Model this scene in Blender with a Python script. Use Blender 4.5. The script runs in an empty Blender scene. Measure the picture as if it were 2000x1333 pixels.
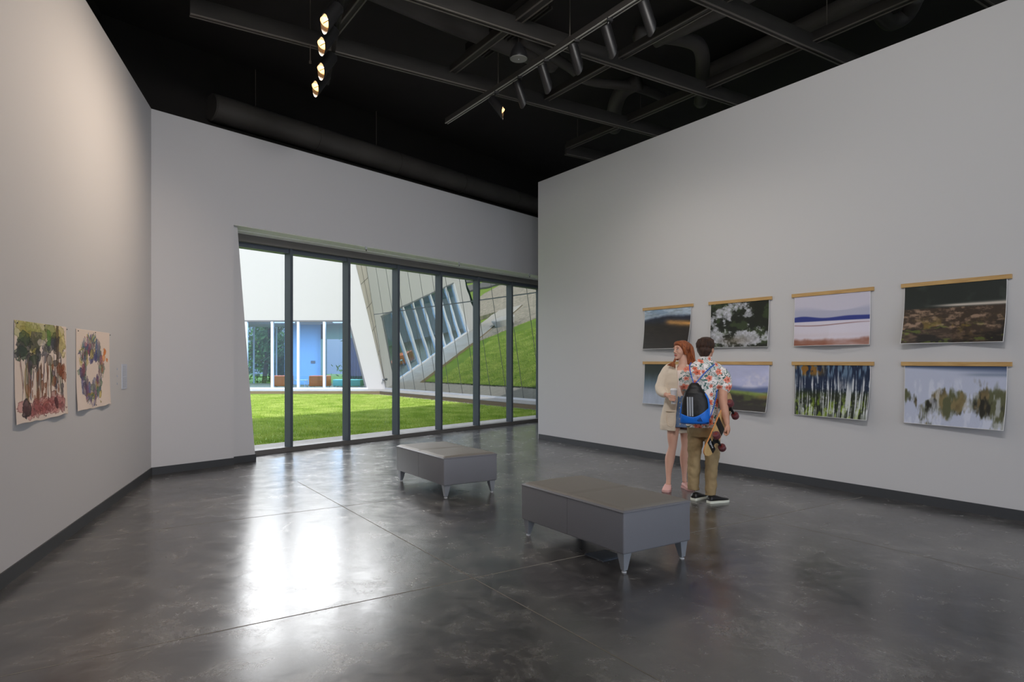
import bpy, bmesh, math, random
import numpy as np
from mathutils import Vector, Matrix
random.seed(4)
C = bpy.context.scene.collection
PI = math.pi
F = 1290.0; HOR = 705.0; EYE = 1.5          # lens in pixels (2000 wide), horizon row, eye height in metres

# ------------------------------------------------------------------ materials
def srgb(c):
    if isinstance(c, str):
        c = [int(c[i:i+2], 16)/255 for i in (0, 2, 4)]
    return tuple(((x/12.92) if x <= .04045 else ((x+.055)/1.055)**2.4) for x in c)
def mat(name, col, rough=.6, metal=0., ior=1.45, noise=None, bump=None, emit=None, coat=0., sheen=0., spec=.5):
    m = bpy.data.materials.new(name); m.use_nodes = True
    nt = m.node_tree; b = nt.nodes['Principled BSDF']
    lin = srgb(col)
    b.inputs['Base Color'].default_value = (*lin, 1); b.inputs['Roughness'].default_value = rough
    b.inputs['Metallic'].default_value = metal; b.inputs['IOR'].default_value = ior
    b.inputs['Coat Weight'].default_value = coat; b.inputs['Sheen Weight'].default_value = sheen
    b.inputs['Specular IOR Level'].default_value = spec
    tc = nt.nodes.new('ShaderNodeTexCoord')
    def noise_node(scale, stretch=(1, 1, 1), detail=4):
        mp = nt.nodes.new('ShaderNodeMapping'); mp.inputs['Scale'].default_value = stretch
        nt.links.new(tc.outputs['Object'], mp.inputs['Vector'])
        n = nt.nodes.new('ShaderNodeTexNoise'); n.inputs['Scale'].default_value = scale; n.inputs['Detail'].default_value = detail
        nt.links.new(mp.outputs['Vector'], n.inputs['Vector']); return n
    if noise:                                   # (scale, colour 2, stretch)
        n = noise_node(noise[0], noise[2] if len(noise) > 2 else (1, 1, 1))
        r = nt.nodes.new('ShaderNodeValToRGB'); r.color_ramp.elements[0].position = .35; r.color_ramp.elements[1].position = .65
        r.color_ramp.elements[0].color = (*lin, 1); r.color_ramp.elements[1].color = (*srgb(noise[1]), 1)
        nt.links.new(n.outputs['Fac'], r.inputs['Fac']); nt.links.new(r.outputs['Color'], b.inputs['Base Color'])
    if bump:                                    # (scale, strength, stretch)
        n = noise_node(bump[0], bump[2] if len(bump) > 2 else (1, 1, 1))
        bp = nt.nodes.new('ShaderNodeBump'); bp.inputs['Strength'].default_value = bump[1]; bp.inputs['Distance'].default_value = .01
        nt.links.new(n.outputs['Fac'], bp.inputs['Height']); nt.links.new(bp.outputs['Normal'], b.inputs['Normal'])
    if emit:
        b.inputs['Emission Color'].default_value = (*emit[0], 1); b.inputs['Emission Strength'].default_value = emit[1]
    return m
def glass_mat(name, tint, gloss, refl=(1, 1, 1), minf=0.03, rough=0.0, opaque=None):
    """thin glazing: see-through with a reflective face; opaque = colour behind dark glass"""
    m = bpy.data.materials.new(name); m.use_nodes = True; nt = m.node_tree
    nt.nodes.clear(); out = nt.nodes.new('ShaderNodeOutputMaterial'); mix = nt.nodes.new('ShaderNodeMixShader')
    if opaque: tr = nt.nodes.new('ShaderNodeBsdfDiffuse')
    else: tr = nt.nodes.new('ShaderNodeBsdfTransparent')
    tr.inputs['Color'].default_value = (*tint, 1)
    gl = nt.nodes.new('ShaderNodeBsdfGlossy'); gl.inputs['Color'].default_value = (*refl, 1); gl.inputs['Roughness'].default_value = rough
    lw = nt.nodes.new('ShaderNodeLayerWeight'); lw.inputs['Blend'].default_value = .5          # grazing-angle reflection
    pw = nt.nodes.new('ShaderNodeMath'); pw.operation = 'POWER'; pw.inputs[1].default_value = gloss; nt.links.new(lw.outputs['Facing'], pw.inputs[0])
    mx = nt.nodes.new('ShaderNodeMath'); mx.operation = 'MULTIPLY_ADD'; mx.inputs[1].default_value = 1-minf; mx.inputs[2].default_value = minf
    nt.links.new(pw.outputs[0], mx.inputs[0]); nt.links.new(mx.outputs[0], mix.inputs[0])
    nt.links.new(tr.outputs[0], mix.inputs[1]); nt.links.new(gl.outputs[0], mix.inputs[2]); nt.links.new(mix.outputs[0], out.inputs[0])
    return m, nt, gl

M = {}
M['wall'] = mat('white gallery paint', (.80, .80, .81), .75, bump=(180, .03))
M['base'] = mat('charcoal rubber base', (.25, .26, .275), .5)
M['black'] = mat('black ceiling paint', (.085, .078, .072), .9, noise=(3, (.10, .09, .085)))
M['steel'] = mat('black painted steel', (.160, .151, .144), .75, noise=(2.5, (.19, .18, .17), (1, 1, 3)))
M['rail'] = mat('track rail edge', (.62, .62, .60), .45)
M['fixture'] = mat('satin black fixture', (.11, .11, .115), .42, spec=.5)
M['rod'] = mat('dark hanger rod', (.33, .31, .29), .6)
M['mull'] = mat('anodised dark mullion', (.34, .37, .41), .45, metal=.2)
M['sill'] = mat('grey sill frame', (.43, .42, .41), .5)
M['bouncewhite'] = mat('white soffit with bounce light', (.93, .93, .92), .7)  # paler than the walls: bounce from the floor put into the colour
M['thinmull'] = mat('thin grey mullion', (.38, .38, .38), .5)
M['dimwhite'] = mat('speaker grille', (.52, .52, .51), .7)
M['vinyl'] = mat('grey vinyl upholstery', (.445, .45, .475), .45, bump=(140, .12), spec=.5)
M['vinyltop'] = mat('grey vinyl', (.49, .475, .45), .50, bump=(140, .12), spec=.5)
M['seam'] = mat('seam thread', (.27, .27, .28), .6)
M['legmetal'] = mat('brushed grey leg', (.56, .58, .61), .4, metal=.25)
M['glide'] = mat('nylon glide', (.75, .76, .78), .4)
M['wood'] = mat('pale oak rail', (.80, .66, .44), .5, noise=(6, (.72, .57, .36), (1, 1, 14)), bump=(30, .1, (1, 1, 12)))
M['paperback'] = mat('print paper back', (.86, .86, .87), .6)
M['pin'] = mat('steel pin', (.4, .4, .4), .35, metal=.8)
M['card'] = mat('label card', (.76, .79, .85), .6)
M['cardtext'] = mat('label print', (.68, .71, .77), .7)
M['concrete'] = mat('pale concrete', (.70, .69, .67), .85, noise=(5, (.64, .63, .61)))
M['curb'] = mat('tan curb', (.50, .44, .34), .9)
M['white_stucco'] = mat('white render', (.735, .73, .725), .85)
M['stone'] = mat('tan stone cladding', (.72, .68, .63), .8, noise=(1.2, (.66, .62, .57), (1, 1, .25)))
M['joint'] = mat('panel joint', (.36, .34, .32), .8)
M['alu'] = mat('white aluminium', (.86, .87, .89), .4)
M['darkalu'] = mat('grey aluminium', (.42, .43, .45), .5)
M['orange'] = mat('orange vinyl seat', (.92, .40, .20), .5)
M['mint'] = mat('mint vinyl seat', (.55, .78, .66), .5)
M['bluewall'] = mat('wall in sky-reflection blue', (.60, .76, .90), .8)  # sky reflection of the panes put into the wall colour
M['olivewall'] = mat('olive wall', (.46, .56, .48), .8)
M['navy'] = mat('navy curtain', (.10, .13, .27), .8, bump=(8, .8, (6, 1, .1)))
M['tablewhite'] = mat('cream table', (.86, .88, .76), .5)
M['bark'] = mat('bark', (.28, .23, .18), .9)
M['leafdark'] = mat('dark needle foliage', (.22, .34, .20), .8, noise=(2, (.36, .48, .26)))
M['leafgreen'] = mat('green foliage', (.28, .44, .18), .8, noise=(2, (.45, .60, .28)))
M['asphalt'] = mat('asphalt', (.36, .35, .36), .9)
M['gravel'] = mat('river gravel', (.36, .35, .34), .8, noise=(9, (.62, .60, .58)))
M['soil'] = mat('dark soil', (.10, .09, .08), .95)
M['bike'] = mat('black tube', (.08, .09, .10), .4)

def floor_mat():
    m = bpy.data.materials.new('polished dark concrete'); m.use_nodes = True; nt = m.node_tree; L = nt.links
    b = nt.nodes['Principled BSDF']; tc = nt.nodes.new('ShaderNodeTexCoord')
    def nz(scale, det, dist=0, rough=.6):
        n = nt.nodes.new('ShaderNodeTexNoise'); n.inputs['Scale'].default_value = scale; n.inputs['Detail'].default_value = det
        n.inputs['Distortion'].default_value = dist; n.inputs['Roughness'].default_value = rough
        L.new(tc.outputs['Object'], n.inputs['Vector']); return n
    n1 = nz(.9, 9, .5, .72); n2 = nz(4.0, 10, .5, .78); n3 = nz(22, 6, 0, .7)
    a = nt.nodes.new('ShaderNodeMath'); a.operation = 'MULTIPLY_ADD'; a.inputs[1].default_value = .5
    L.new(n1.outputs['Fac'], a.inputs[0])
    a2 = nt.nodes.new('ShaderNodeMath'); a2.operation = 'MULTIPLY'; a2.inputs[1].default_value = .5; L.new(n2.outputs['Fac'], a2.inputs[0]); L.new(a2.outputs[0], a.inputs[2])
    r = nt.nodes.new('ShaderNodeValToRGB'); e = r.color_ramp.elements
    e[0].position = .405; e[0].color = (*srgb((.18, .18, .185)), 1); e[1].position = .605; e[1].color = (*srgb((.46, .455, .445)), 1)
    k = e.new(.5); k.color = (*srgb((.285, .28, .28)), 1)
    L.new(a.outputs[0], r.inputs['Fac']); L.new(r.outputs['Color'], b.inputs['Base Color'])
    rr = nt.nodes.new('ShaderNodeMapRange'); rr.inputs['From Min'].default_value = .35; rr.inputs['From Max'].default_value = .65
    rr.inputs['To Min'].default_value = .18; rr.inputs['To Max'].default_value = .29
    L.new(n2.outputs['Fac'], rr.inputs['Value']); L.new(rr.outputs[0], b.inputs['Roughness'])
    b.inputs['IOR'].default_value = FLOOR_IOR; b.inputs['Specular IOR Level'].default_value = .5
    bp = nt.nodes.new('ShaderNodeBump'); bp.inputs['Strength'].default_value = .035; bp.inputs['Distance'].default_value = .01
    L.new(n3.outputs['Fac'], bp.inputs['Height']); L.new(bp.outputs['Normal'], b.inputs['Normal'])
    return m
FLOOR_IOR = 2.6
M['floor'] = floor_mat()
M['sawcut'] = mat('saw cut joint', (.50, .48, .45), .6)

def grass_mat(name, c1, c2):
    m = mat(name, c1, .9, noise=(1.3, c2), bump=(60, .8)); m.node_tree.nodes['Principled BSDF'].inputs['Specular IOR Level'].default_value = .15
    return m
M['grass'] = grass_mat('lawn soil green', (.42, .53, .18), (.50, .60, .24))
M['blade'] = grass_mat('grass blade', (.58, .70, .27), (.76, .82, .45))
def paving_mat():
    m = mat('wavy stone paving', (.62, .58, .52), .85); nt = m.node_tree; b = nt.nodes['Principled BSDF']; tc = nt.nodes.new('ShaderNodeTexCoord')
    v = nt.nodes.new('ShaderNodeTexBrick'); v.inputs['Scale'].default_value = 1.6; v.inputs['Color1'].default_value = (*srgb((.70, .66, .60)), 1)
    v.inputs['Color2'].default_value = (*srgb((.52, .50, .44)), 1); v.inputs['Mortar'].default_value = (*srgb((.42, .42, .42)), 1)
    nt.links.new(tc.outputs['Object'], v.inputs['Vector']); nt.links.new(v.outputs['Color'], b.inputs['Base Color']); return m
M['paving'] = paving_mat()
M['pane'], _, _ = glass_mat('clear window glass', (.97, .975, .98), 5, minf=.02)
M['tintpane'], _, _ = glass_mat('glass tinted for sky reflection', (.62, .78, .95), 5, minf=.06)  # sky reflection put into the glass as a blue tint
M['mirrorpane'], _nt, _gl = glass_mat('reflective curtain glass', (.03, .055, .05), 5, refl=(.93, .92, .84), minf=.46, opaque=True)
_tc = _nt.nodes.new('ShaderNodeTexCoord'); _n = _nt.nodes.new('ShaderNodeTexNoise'); _n.inputs['Scale'].default_value = .55
_n.inputs['Detail'].default_value = 2; _bp = _nt.nodes.new('ShaderNodeBump'); _bp.inputs['Strength'].default_value = .12; _bp.inputs['Distance'].default_value = .03
_nt.links.new(_tc.outputs['Object'], _n.inputs['Vector']); _nt.links.new(_n.outputs['Fac'], _bp.inputs['Height']); _nt.links.new(_bp.outputs['Normal'], _gl.inputs['Normal'])

# ------------------------------------------------------------------ mesh helpers
def obj(name, bm, m, parent=None, smooth=False):
    me = bpy.data.meshes.new(name); bmesh.ops.recalc_face_normals(bm, faces=bm.faces[:]); bm.to_mesh(me); bm.free()
    ms = m if isinstance(m, (list, tuple)) else [m]
    for q in ms: me.materials.append(M[q] if isinstance(q, str) else q)
    if smooth:
        for p in me.polygons: p.use_smooth = True
    o = bpy.data.objects.new(name, me); C.objects.link(o)
    if parent is not None: o.parent = parent
    return o
def tag(o, label, cat, group=None, kind=None):
    o['label'] = label; o['category'] = cat
    if group: o['group'] = group
    if kind: o['kind'] = kind
    return o
def thing(name, label, cat, loc=(0, 0, 0), rotz=0, group=None):
    o = bpy.data.objects.new(name, None); C.objects.link(o); o.location = loc; o.rotation_euler = (0, 0, rotz); o.empty_display_size = .1
    return tag(o, label, cat, group)
def struct(name, bm, m, label=None, smooth=False):
    o = obj(name, bm, m, None, smooth); o['kind'] = 'structure'
    o['label'] = label or name.replace('_', ' '); o['category'] = name.split('_')[0]; return o
def B(): return bmesh.new()
def prism(bm, bot, top):
    """closed solid between two matching loops of 3D points"""
    n = len(bot); v = [bm.verts.new(p) for p in bot]; w = [bm.verts.new(p) for p in top]
    fs = [bm.faces.new(v[::-1]), bm.faces.new(w)]
    for i in range(n): fs.append(bm.faces.new((v[i], v[(i+1) % n], w[(i+1) % n], w[i])))
    return fs
def box(bm, x0, x1, y0, y1, z0, z1, T=None):
    T = T or (lambda x, y, z: (x, y, z))
    return prism(bm, [T(x0, y0, z0), T(x1, y0, z0), T(x1, y1, z0), T(x0, y1, z0)], [T(x0, y0, z1), T(x1, y0, z1), T(x1, y1, z1), T(x0, y1, z1)])
def loft(bm, rings, seg=16, cap=True, mi=0):
    """rings: (centre, axis1, axis2) -> closed skin"""
    rows = []
    for c, a1, a2 in rings:
        c = Vector(c); a1 = Vector(a1); a2 = Vector(a2)
        rows.append([bm.verts.new(c + a1*math.cos(2*PI*i/seg) + a2*math.sin(2*PI*i/seg)) for i in range(seg)])
    for r0, r1 in zip(rows, rows[1:]):
        for i in range(seg):
            f = bm.faces.new((r0[i], r0[(i+1) % seg], r1[(i+1) % seg], r1[i])); f.material_index = mi
    if cap:
        f = bm.faces.new(rows[0][::-1]); f.material_index = mi; f = bm.faces.new(rows[-1]); f.material_index = mi
    return rows
def tube(bm, pts, rad, seg=12, hint=(0, 0, 1), flat=1., rounded=True):
    """tapered tube along points; rad a number or list; flat scales the second axis"""
    pts = [Vector(p) for p in pts]; n = len(pts)
    rad = [rad]*n if not isinstance(rad, (list, tuple)) else list(rad)
    rings = []; side = None
    for i, p in enumerate(pts):
        t = (pts[min(i+1, n-1)] - pts[max(i-1, 0)]).normalized()
        if side is None:
            h = Vector(hint)
            if abs(h.normalized().dot(t)) > .95: h = Vector((1, 0, 0))
            side = t.cross(h).normalized()
        side = (side - t*side.dot(t)).normalized(); up = side.cross(t)
        if i == 0 and rounded:
            for q in (.97, .75): rings.append((p - t*rad[0]*q*.9, side*rad[0]*math.sqrt(1-q*q), up*rad[0]*flat*math.sqrt(1-q*q)))
        rings.append((p, side*rad[i], up*rad[i]*flat))
        if i == n-1 and rounded:
            for q in (.75, .97): rings.append((p + t*rad[i]*q*.9, side*rad[i]*math.sqrt(1-q*q), up*rad[i]*flat*math.sqrt(1-q*q)))
    return loft(bm, rings, seg)
def ball(bm, c, r, seg=14, R=None):
    r = (r, r, r) if not isinstance(r, (tuple, list)) else r
    R = R or Matrix.Identity(3); c = Vector(c)
    rings = []
    for k in range(1, seg):
        a = PI*k/seg; z = -math.cos(a); s = math.sin(a)
        rings.append((c + R @ Vector((0, 0, z*r[2])), R @ Vector((r[0]*s, 0, 0)), R @ Vector((0, r[1]*s, 0))))
    loft(bm, rings, seg+2)
def cyl(bm, p0, p1, r, seg=16, r1=None):
    tube(bm, [p0, p1], [r, r if r1 is None else r1], seg, rounded=False)
def bevel(o, w=.01, seg=2):
    md = o.modifiers.new('bevel', 'BEVEL'); md.width = w; md.segments = seg; md.limit_method = 'ANGLE'; md.angle_limit = .6
    return o
def remesh(o, v, it=4, disp=None):
    md = o.modifiers.new('skin', 'REMESH'); md.mode = 'VOXEL'; md.voxel_size = v; md.use_smooth_shade = True
    if it:
        s = o.modifiers.new('smooth', 'SMOOTH'); s.factor = .5; s.iterations = it
    if disp:                                     # (size, strength) soft folds
        t = bpy.data.textures.new(o.name + ' folds', 'CLOUDS'); t.noise_scale = disp[0]; t.noise_depth = 1
        d = o.modifiers.new('folds', 'DISPLACE'); d.texture = t; d.strength = disp[1]; d.mid_level = .5; d.texture_coords = 'LOCAL'
    return o
def copy_tree(o, parent=None):
    c = o.copy(); C.objects.link(c); c.parent = parent
    for ch in [q for q in bpy.data.objects if q.parent == o]: copy_tree(ch, c)
    return c
def on_floor(u, v, z=0):
    Z = (EYE - z)*F/(v - HOR); return Vector(((u-1000)/F*Z, Z, z))

# building axes: a runs along the right wall going away, b runs to the right of it
a = Vector((-848, 1290, 0)).normalized(); b = Vector((a.y, -a.x, 0))
def AB(pa, pb, z): return a*pa + b*pb + Vector((0, 0, z))
e = Vector((1040, 1290, 0)).normalized(); nout = Vector((-e.y, e.x, 0)); P0 = Vector((-4.72, 8.64, 0))
def W(s, off, z): return P0 + e*s + nout*off + Vector((0, 0, z))

# ------------------------------------------------------------------ camera
cam = bpy.data.cameras.new('camera'); co = bpy.data.objects.new('camera', cam); C.objects.link(co)
cam.sensor_width = 36; cam.lens = F/2000*36; cam.shift_y = (HOR-666.5)/2000; cam.clip_start = .05; cam.clip_end = 500
co.location = (0, 0, EYE); co.rotation_euler = (PI/2, 0, 0); bpy.context.scene.camera = co
vs = bpy.context.scene.view_settings; vs.view_transform = 'Standard'; vs.look = 'None'; vs.exposure = 0; vs.gamma = 1; vs.use_curve_mapping = False

# ------------------------------------------------------------------ room shell
HL, HR = 4.80, 4.92
l = Vector((-.3155, 1, 0)).normalized(); nl = Vector((-l.y, l.x, 0))        # left wall direction and its outward side
LC = P0.copy()                                                               # corner left wall / window wall
LE = P0 - l*14.5                                                              # its near end, behind the camera
RW0 = Vector((51/F*12.65, 12.65, 0))                                          # free end of the right wall
RE = RW0 - a*20.0
bm = B()
far = W(20, .9, 0)
prism(bm, [LE - nout*0 + Vector((-.3, -.3, -.3)), RE + b*6 + Vector((0, -.3, -.3)), RW0 + b*12 + a*2 + Vector((0, 0, -.3)), far + Vector((0, 0, -.3)), W(-.4, .72, -.3)],
      [LE + Vector((-.3, -.3, 0)), RE + b*6 + Vector((0, -.3, 0)), RW0 + b*12 + a*2, far, W(-.4, .72, 0)])
struct('floor', bm, 'floor', 'polished dark grey concrete floor with mottled stains')
def slab_wall(p, q, nrm, z0, z1, t=.2):
    bm_ = B(); P = [p, q, q + nrm*t, p + nrm*t]
    prism(bm_, [x + Vector((0, 0, z0)) for x in P], [x + Vector((0, 0, z1)) for x in P]); return bm_
struct('wall_left', slab_wall(LE, LC, nl, 0, HL, .25), 'wall', 'white gallery wall on the left with two watercolours')
struct('wall_right', slab_wall(RE, RW0, b, 0, HR, .3), 'wall', 'long white partition wall on the right hung with eight prints')
bm = B()
box(bm, -.15, 1.13, 0, .5, 0, HL, W); box(bm, 1.13, 24, 0, .3, 3.47, HL, W)
box(bm, -.3, 24, .52, .95, 3.45, 6.2, W); box(bm, -.3, 1.2, .5, .95, 0, 3.5, W)
struct('wall_back', bm, 'wall', 'white wall around the tall courtyard window')
bm = B()                                                                    # slanted jamb of the opening
prism(bm, [W(1.10, .10, 0), W(1.10, .10, 3.46), W(1.24, .10, 3.46), W(1.525, .10, 0)], [W(1.10, .75, 0), W(1.10, .75, 3.46), W(1.24, .75, 3.46), W(1.525, .75, 0)])
struct('trim_1', bm, 'wall', 'white jamb panel leaning beside the tall window')
bm = B(); box(bm, 1.13, 24, .012, .3, 3.462, 3.47, W); box(bm, 1.13, 24, .3, .52, 3.45, 3.7, W); struct('trim_6', bm, 'bouncewhite', 'white soffit over the tall window')
bm = B(); box(bm, 1.131, 1.146, .085, .1, .1, 3.46, W); struct('trim_7', bm, 'dimwhite', 'thin grey reveal line beside the leaning jamb')
# baseboards
def bb(name, p, q, nrm, lab):
    d = (q-p).normalized(); bm_ = slab_wall(p, q, nrm, 0, .1, .012); struct(name, bm_, 'base', lab)
bb('baseboard_left', LE, LC, -nl, 'dark baseboard along the left wall')
bb('baseboard_right', RE, RW0 - a*.03, -b, 'dark baseboard along the right wall')
bb('baseboard_back', W(0, 0, 0), W(1.13, 0, 0), -nout, 'dark baseboard under the wall left of the window')
bb('baseboard_jamb', W(1.13, .1, 0), W(1.53, .1, 0), -nout, 'short dark baseboard under the leaning jamb')
# dark upper void and the remaining shell
bm = B(); prism(bm, [LE + Vector((-2, -1, 6)), RE + b*7 + Vector((0, -1, 6)), RW0 + b*13 + a*2 + Vector((0, 0, 6)), W(20.5, 1, 6), W(-.9, 1, 6), LE + nl*1.2 + Vector((0, 0, 6))],
                [LE + Vector((-2, -1, 6.2)), RE + b*7 + Vector((0, -1, 6.2)), RW0 + b*13 + a*2 + Vector((0, 0, 6.2)), W(20.5, 1, 6.2), W(-.9, 1, 6.2), LE + nl*1.2 + Vector((0, 0, 6.2))])
struct('ceiling', bm, 'black', 'black open ceiling deck')
bm = B()
for p, q, nn in ((LE - l, LC + l*1.2, nl*.6), (W(-.6, 0, 0), W(24, 0, 0), nout*.42)):
    P = [p + nn, q + nn, q + nn*1.1, p + nn*1.1]; prism(bm, [x + Vector((0, 0, 4.5)) for x in P], [x + Vector((0, 0, 6.1)) for x in P])
struct('trim_2', bm, 'black', 'black band of wall above the white walls')
bm = B()
P = [LE + nl*.25, LC + nl*.25 + l*.4, LC + nl*.8 + l*.4, LE + nl*.8]
prism(bm, [x for x in P], [x + Vector((0, 0, 4.6)) for x in P]); P = [x + nl*.35 for x in P]
struct('trim_3', bm, 'black', 'dark backing behind the left wall')
bm = B(); Pw = [LE + nl*.75 - l, LC + nl*.75 + l*1.4, LC + nl*.95 + l*1.4, LE + nl*.95 - l]
prism(bm, Pw, [x + Vector((0, 0, 6.2)) for x in Pw]); struct('wall_left_outer', bm, 'black', 'outer wall behind the left gallery wall')
# far walls hidden behind the partition and behind the camera, with an added window as daylight fill
bm = B(); Q0 = RE + b*6; Q1 = RW0 + b*12 + a*2
P = [Q0, Q1, Q1 + b*.2, Q0 + b*.2]; prism(bm, P, [x + Vector((0, 0, 6.2)) for x in P])
P = [Q1, far, far + a*.2, Q1 + a*.2]; prism(bm, P, [x + Vector((0, 0, 6.2)) for x in P]); struct('wall_far', bm, 'wall', 'far wall of the room behind the partition')
bd = (Q0 - LE).normalized(); bl = (Q0 - LE).length; bn = Vector((bd.y, -bd.x, 0))
def BW(s, o, z): return LE + bd*s + bn*o + Vector((0, 0, z))
bm = B(); box(bm, -1.5, 1.5, 0, .2, 0, 6.2, BW); box(bm, bl-1.5, bl+1, 0, .2, 0, 6.2, BW); box(bm, 1.5, bl-1.5, 0, .2, 0, .3, BW); box(bm, 1.5, bl-1.5, 0, .2, 4.6, 6.2, BW)
struct('wall_front', bm, 'wall', 'wall behind the viewer with an opening added for fill daylight')
bm = B(); box(bm, -1, bl+1, .2, 1.3, 4.7, 4.9, BW); struct('trim_4', bm, 'white_stucco', 'unseen canopy added to keep sun out of the window behind the viewer')  # canopy added out of view to cut the sun entering behind the viewer
bm = B(); box(bm, 1.5, bl-1.5, .08, .10, .3, 4.6, BW); w2 = struct('window_fill', bm, 'pane', 'wide window added behind the viewer for fill daylight')
# saw cuts in the floor
bm = B()
def cut(p, q, w=.006):
    d = (q-p).normalized(); s_ = Vector((-d.y, d.x, 0))*w/2
    prism(bm, [p-s_, q-s_, q+s_, p+s_], [x + Vector((0, 0, .0012)) for x in (p-s_, q-s_, q+s_, p+s_)])
cut(AB(-3, 2.276, 0), AB(8.3, 2.276, 0), .007); cut(AB(3.95, -3.6, 0), AB(3.95, 7.2, 0), .007); cut(AB(6.64, -3.9, 0), AB(6.64, 3.0, 0), .005)
cut(AB(-2, 5.41, 0), AB(9, 5.41, 0), .005)
struct('trim_5', bm, 'sawcut', 'thin saw-cut joints in the concrete floor')

# ------------------------------------------------------------------ window_1
S0 = 1.27; S1 = 22.0
bm = B(); box(bm, S0, S1, .60, .80, 0, .075, W)
win = struct('window_1', bm, 'sill', 'tall courtyard window wall with dark mullions')
bm = B(); box(bm, S0-.05, S1, .50, .60, 3.34, 3.45, W); obj('window_head', bm, 'sill', win)
bm = B(); box(bm, S0-.05, S1, .60, .78, 3.27, 3.45, W); obj('window_head', bm, 'mull', win)
ks = [2.43 + 1.16*k for k in range(-1, 17)]
for i, s in enumerate(ks):
    if i > 0:
        bm = B(); box(bm, s-.026, s+.026, .56, .725, .075, 3.34, W); o = obj('mullion', bm, 'mull', win)
    if i+1 < len(ks):
        s2 = ks[i+1]
        bm = B(); box(bm, max(s, 1.27)+.02, s2-.02, .690, .696, .07, 3.3, W); obj('pane', bm, 'pane', win)
for (u, v) in ((714, 486), (895.5, 515), (1033, 534)):                          # shade brackets under the head
    k_ = (u-1000)/F; s = (k_*(P0.y + nout.y*.02) - P0.x - nout.x*.02)/(e.x - k_*e.y); p = W(s, .02, 3.44)
    t = thing('shade_bracket', {714: 'little metal shade bracket under window head nearest the left jamb', 895.5: 'little metal shade bracket under window head in the middle of the three', 1033: 'little metal shade bracket under window head beside the right partition'}[u], 'bracket', p, 0, 'shade brackets')
    R = lambda x, y, z: e*x + nout*y + Vector((0, 0, z))
    bm = B(); box(bm, -.018, .018, -.025, .0, -.02, .03, R); obj('plate', bm, 'glide', t)
    bm = B(); box(bm, -.008, .008, -.025, -.015, -.05, -.02, R); obj('hook', bm, 'pin', t)
SKY = .8; SUN = 3.1; SKY_FILL_BACK = 4.3; SKY_FILL_FRONT = 9.0; LOUNGE = 260
# ------------------------------------------------------------------ ceiling steel
def T_ab(x, y, z): return AB(x, y, z)
def beam(a0, a1, b0, b1, z0, z1, label, group, name='ceiling_beam', along='b'):
    bm = B(); box(bm, a0, a1, b0, b1, z0, z1, T_ab); 
    t = .006                                                      # pale strips along the bottom edges, highlight put into their colour
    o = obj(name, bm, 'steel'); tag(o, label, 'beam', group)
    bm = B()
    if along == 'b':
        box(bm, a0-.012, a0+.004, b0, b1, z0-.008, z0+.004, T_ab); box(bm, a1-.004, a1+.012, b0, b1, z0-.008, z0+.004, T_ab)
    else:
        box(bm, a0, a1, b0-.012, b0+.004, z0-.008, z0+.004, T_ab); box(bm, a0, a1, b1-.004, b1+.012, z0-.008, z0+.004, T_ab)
    obj('edge_highlight', bm, M['edge_highlight'], o)
    return o
M['edge_highlight'] = mat('painted edge highlight', (.36, .34, .32), .5)
G1 = 'black steel beams crossing the room'
beam(7.76, 7.81, 1.0, 8.3, 5.2, 5.385, 'long black beam whose left end hangs free near the left wall', G1)
beam(6.19, 6.24, -2.5, 8.6, 5.2, 5.385, 'black beam crossing just in front of the round pendant speaker', G1)
beam(4.59, 4.64, -2.5, 9.0, 5.2, 5.385, 'black beam meeting the right wall top right of the others', G1)
beam(2.99, 3.04, -2.5, 9.4, 5.2, 5.385, 'black beam showing only a stub at the top right corner', G1)
beam(9.33, 9.38, 7.30, 9.2, 5.2, 5.385, 'short black beam farthest back over the partition end', G1)
G2 = 'black steel channels running along the room'
beam(-1, 7.76, 2.47, 2.53, 5.3, 5.38, 'black channel ending on the long beam beside the lit spotlights', G2, 'ceiling_channel', 'a')
beam(-1, 7.76, 4.12, 4.20, 5.33, 5.42, 'black channel running left of the pendant speaker', G2, 'ceiling_channel', 'a')
beam(-1, 7.76, 5.67, 5.74, 5.3, 5.39, 'black channel just right of the spotlight track', G2, 'ceiling_channel', 'a')
beam(-1, 9.33, 7.30, 7.37, 5.3, 5.42, 'black channel nearest the right wall', G2, 'ceiling_channel', 'a')
# spotlight tracks
def track(p, q, label, w=.045, h=.07, name='lighting_track', lip='rail'):
    d = (q-p).normalized(); s_ = Vector((d.y, -d.x, 0)); L_ = (q-p).length
    T = lambda x, y, z: p + d*x + s_*y + Vector((0, 0, z))
    bm = B(); box(bm, 0, L_, -w/2, w/2, 0, h, T); o = obj(name, bm, 'steel'); tag(o, label, 'track', 'spotlight tracks')
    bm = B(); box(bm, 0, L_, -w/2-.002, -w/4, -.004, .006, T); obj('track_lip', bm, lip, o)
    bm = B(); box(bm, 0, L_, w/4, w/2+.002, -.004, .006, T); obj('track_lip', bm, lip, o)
    return o
track(AB(-1, 4.70, 5.12), AB(8.97, 4.70, 5.12), 'long black track carrying the row of six dark spotlights', .05, .075)
trk_dir = l
tp = Vector(((616-1000)/F*9.3, 9.3, 0))
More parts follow.
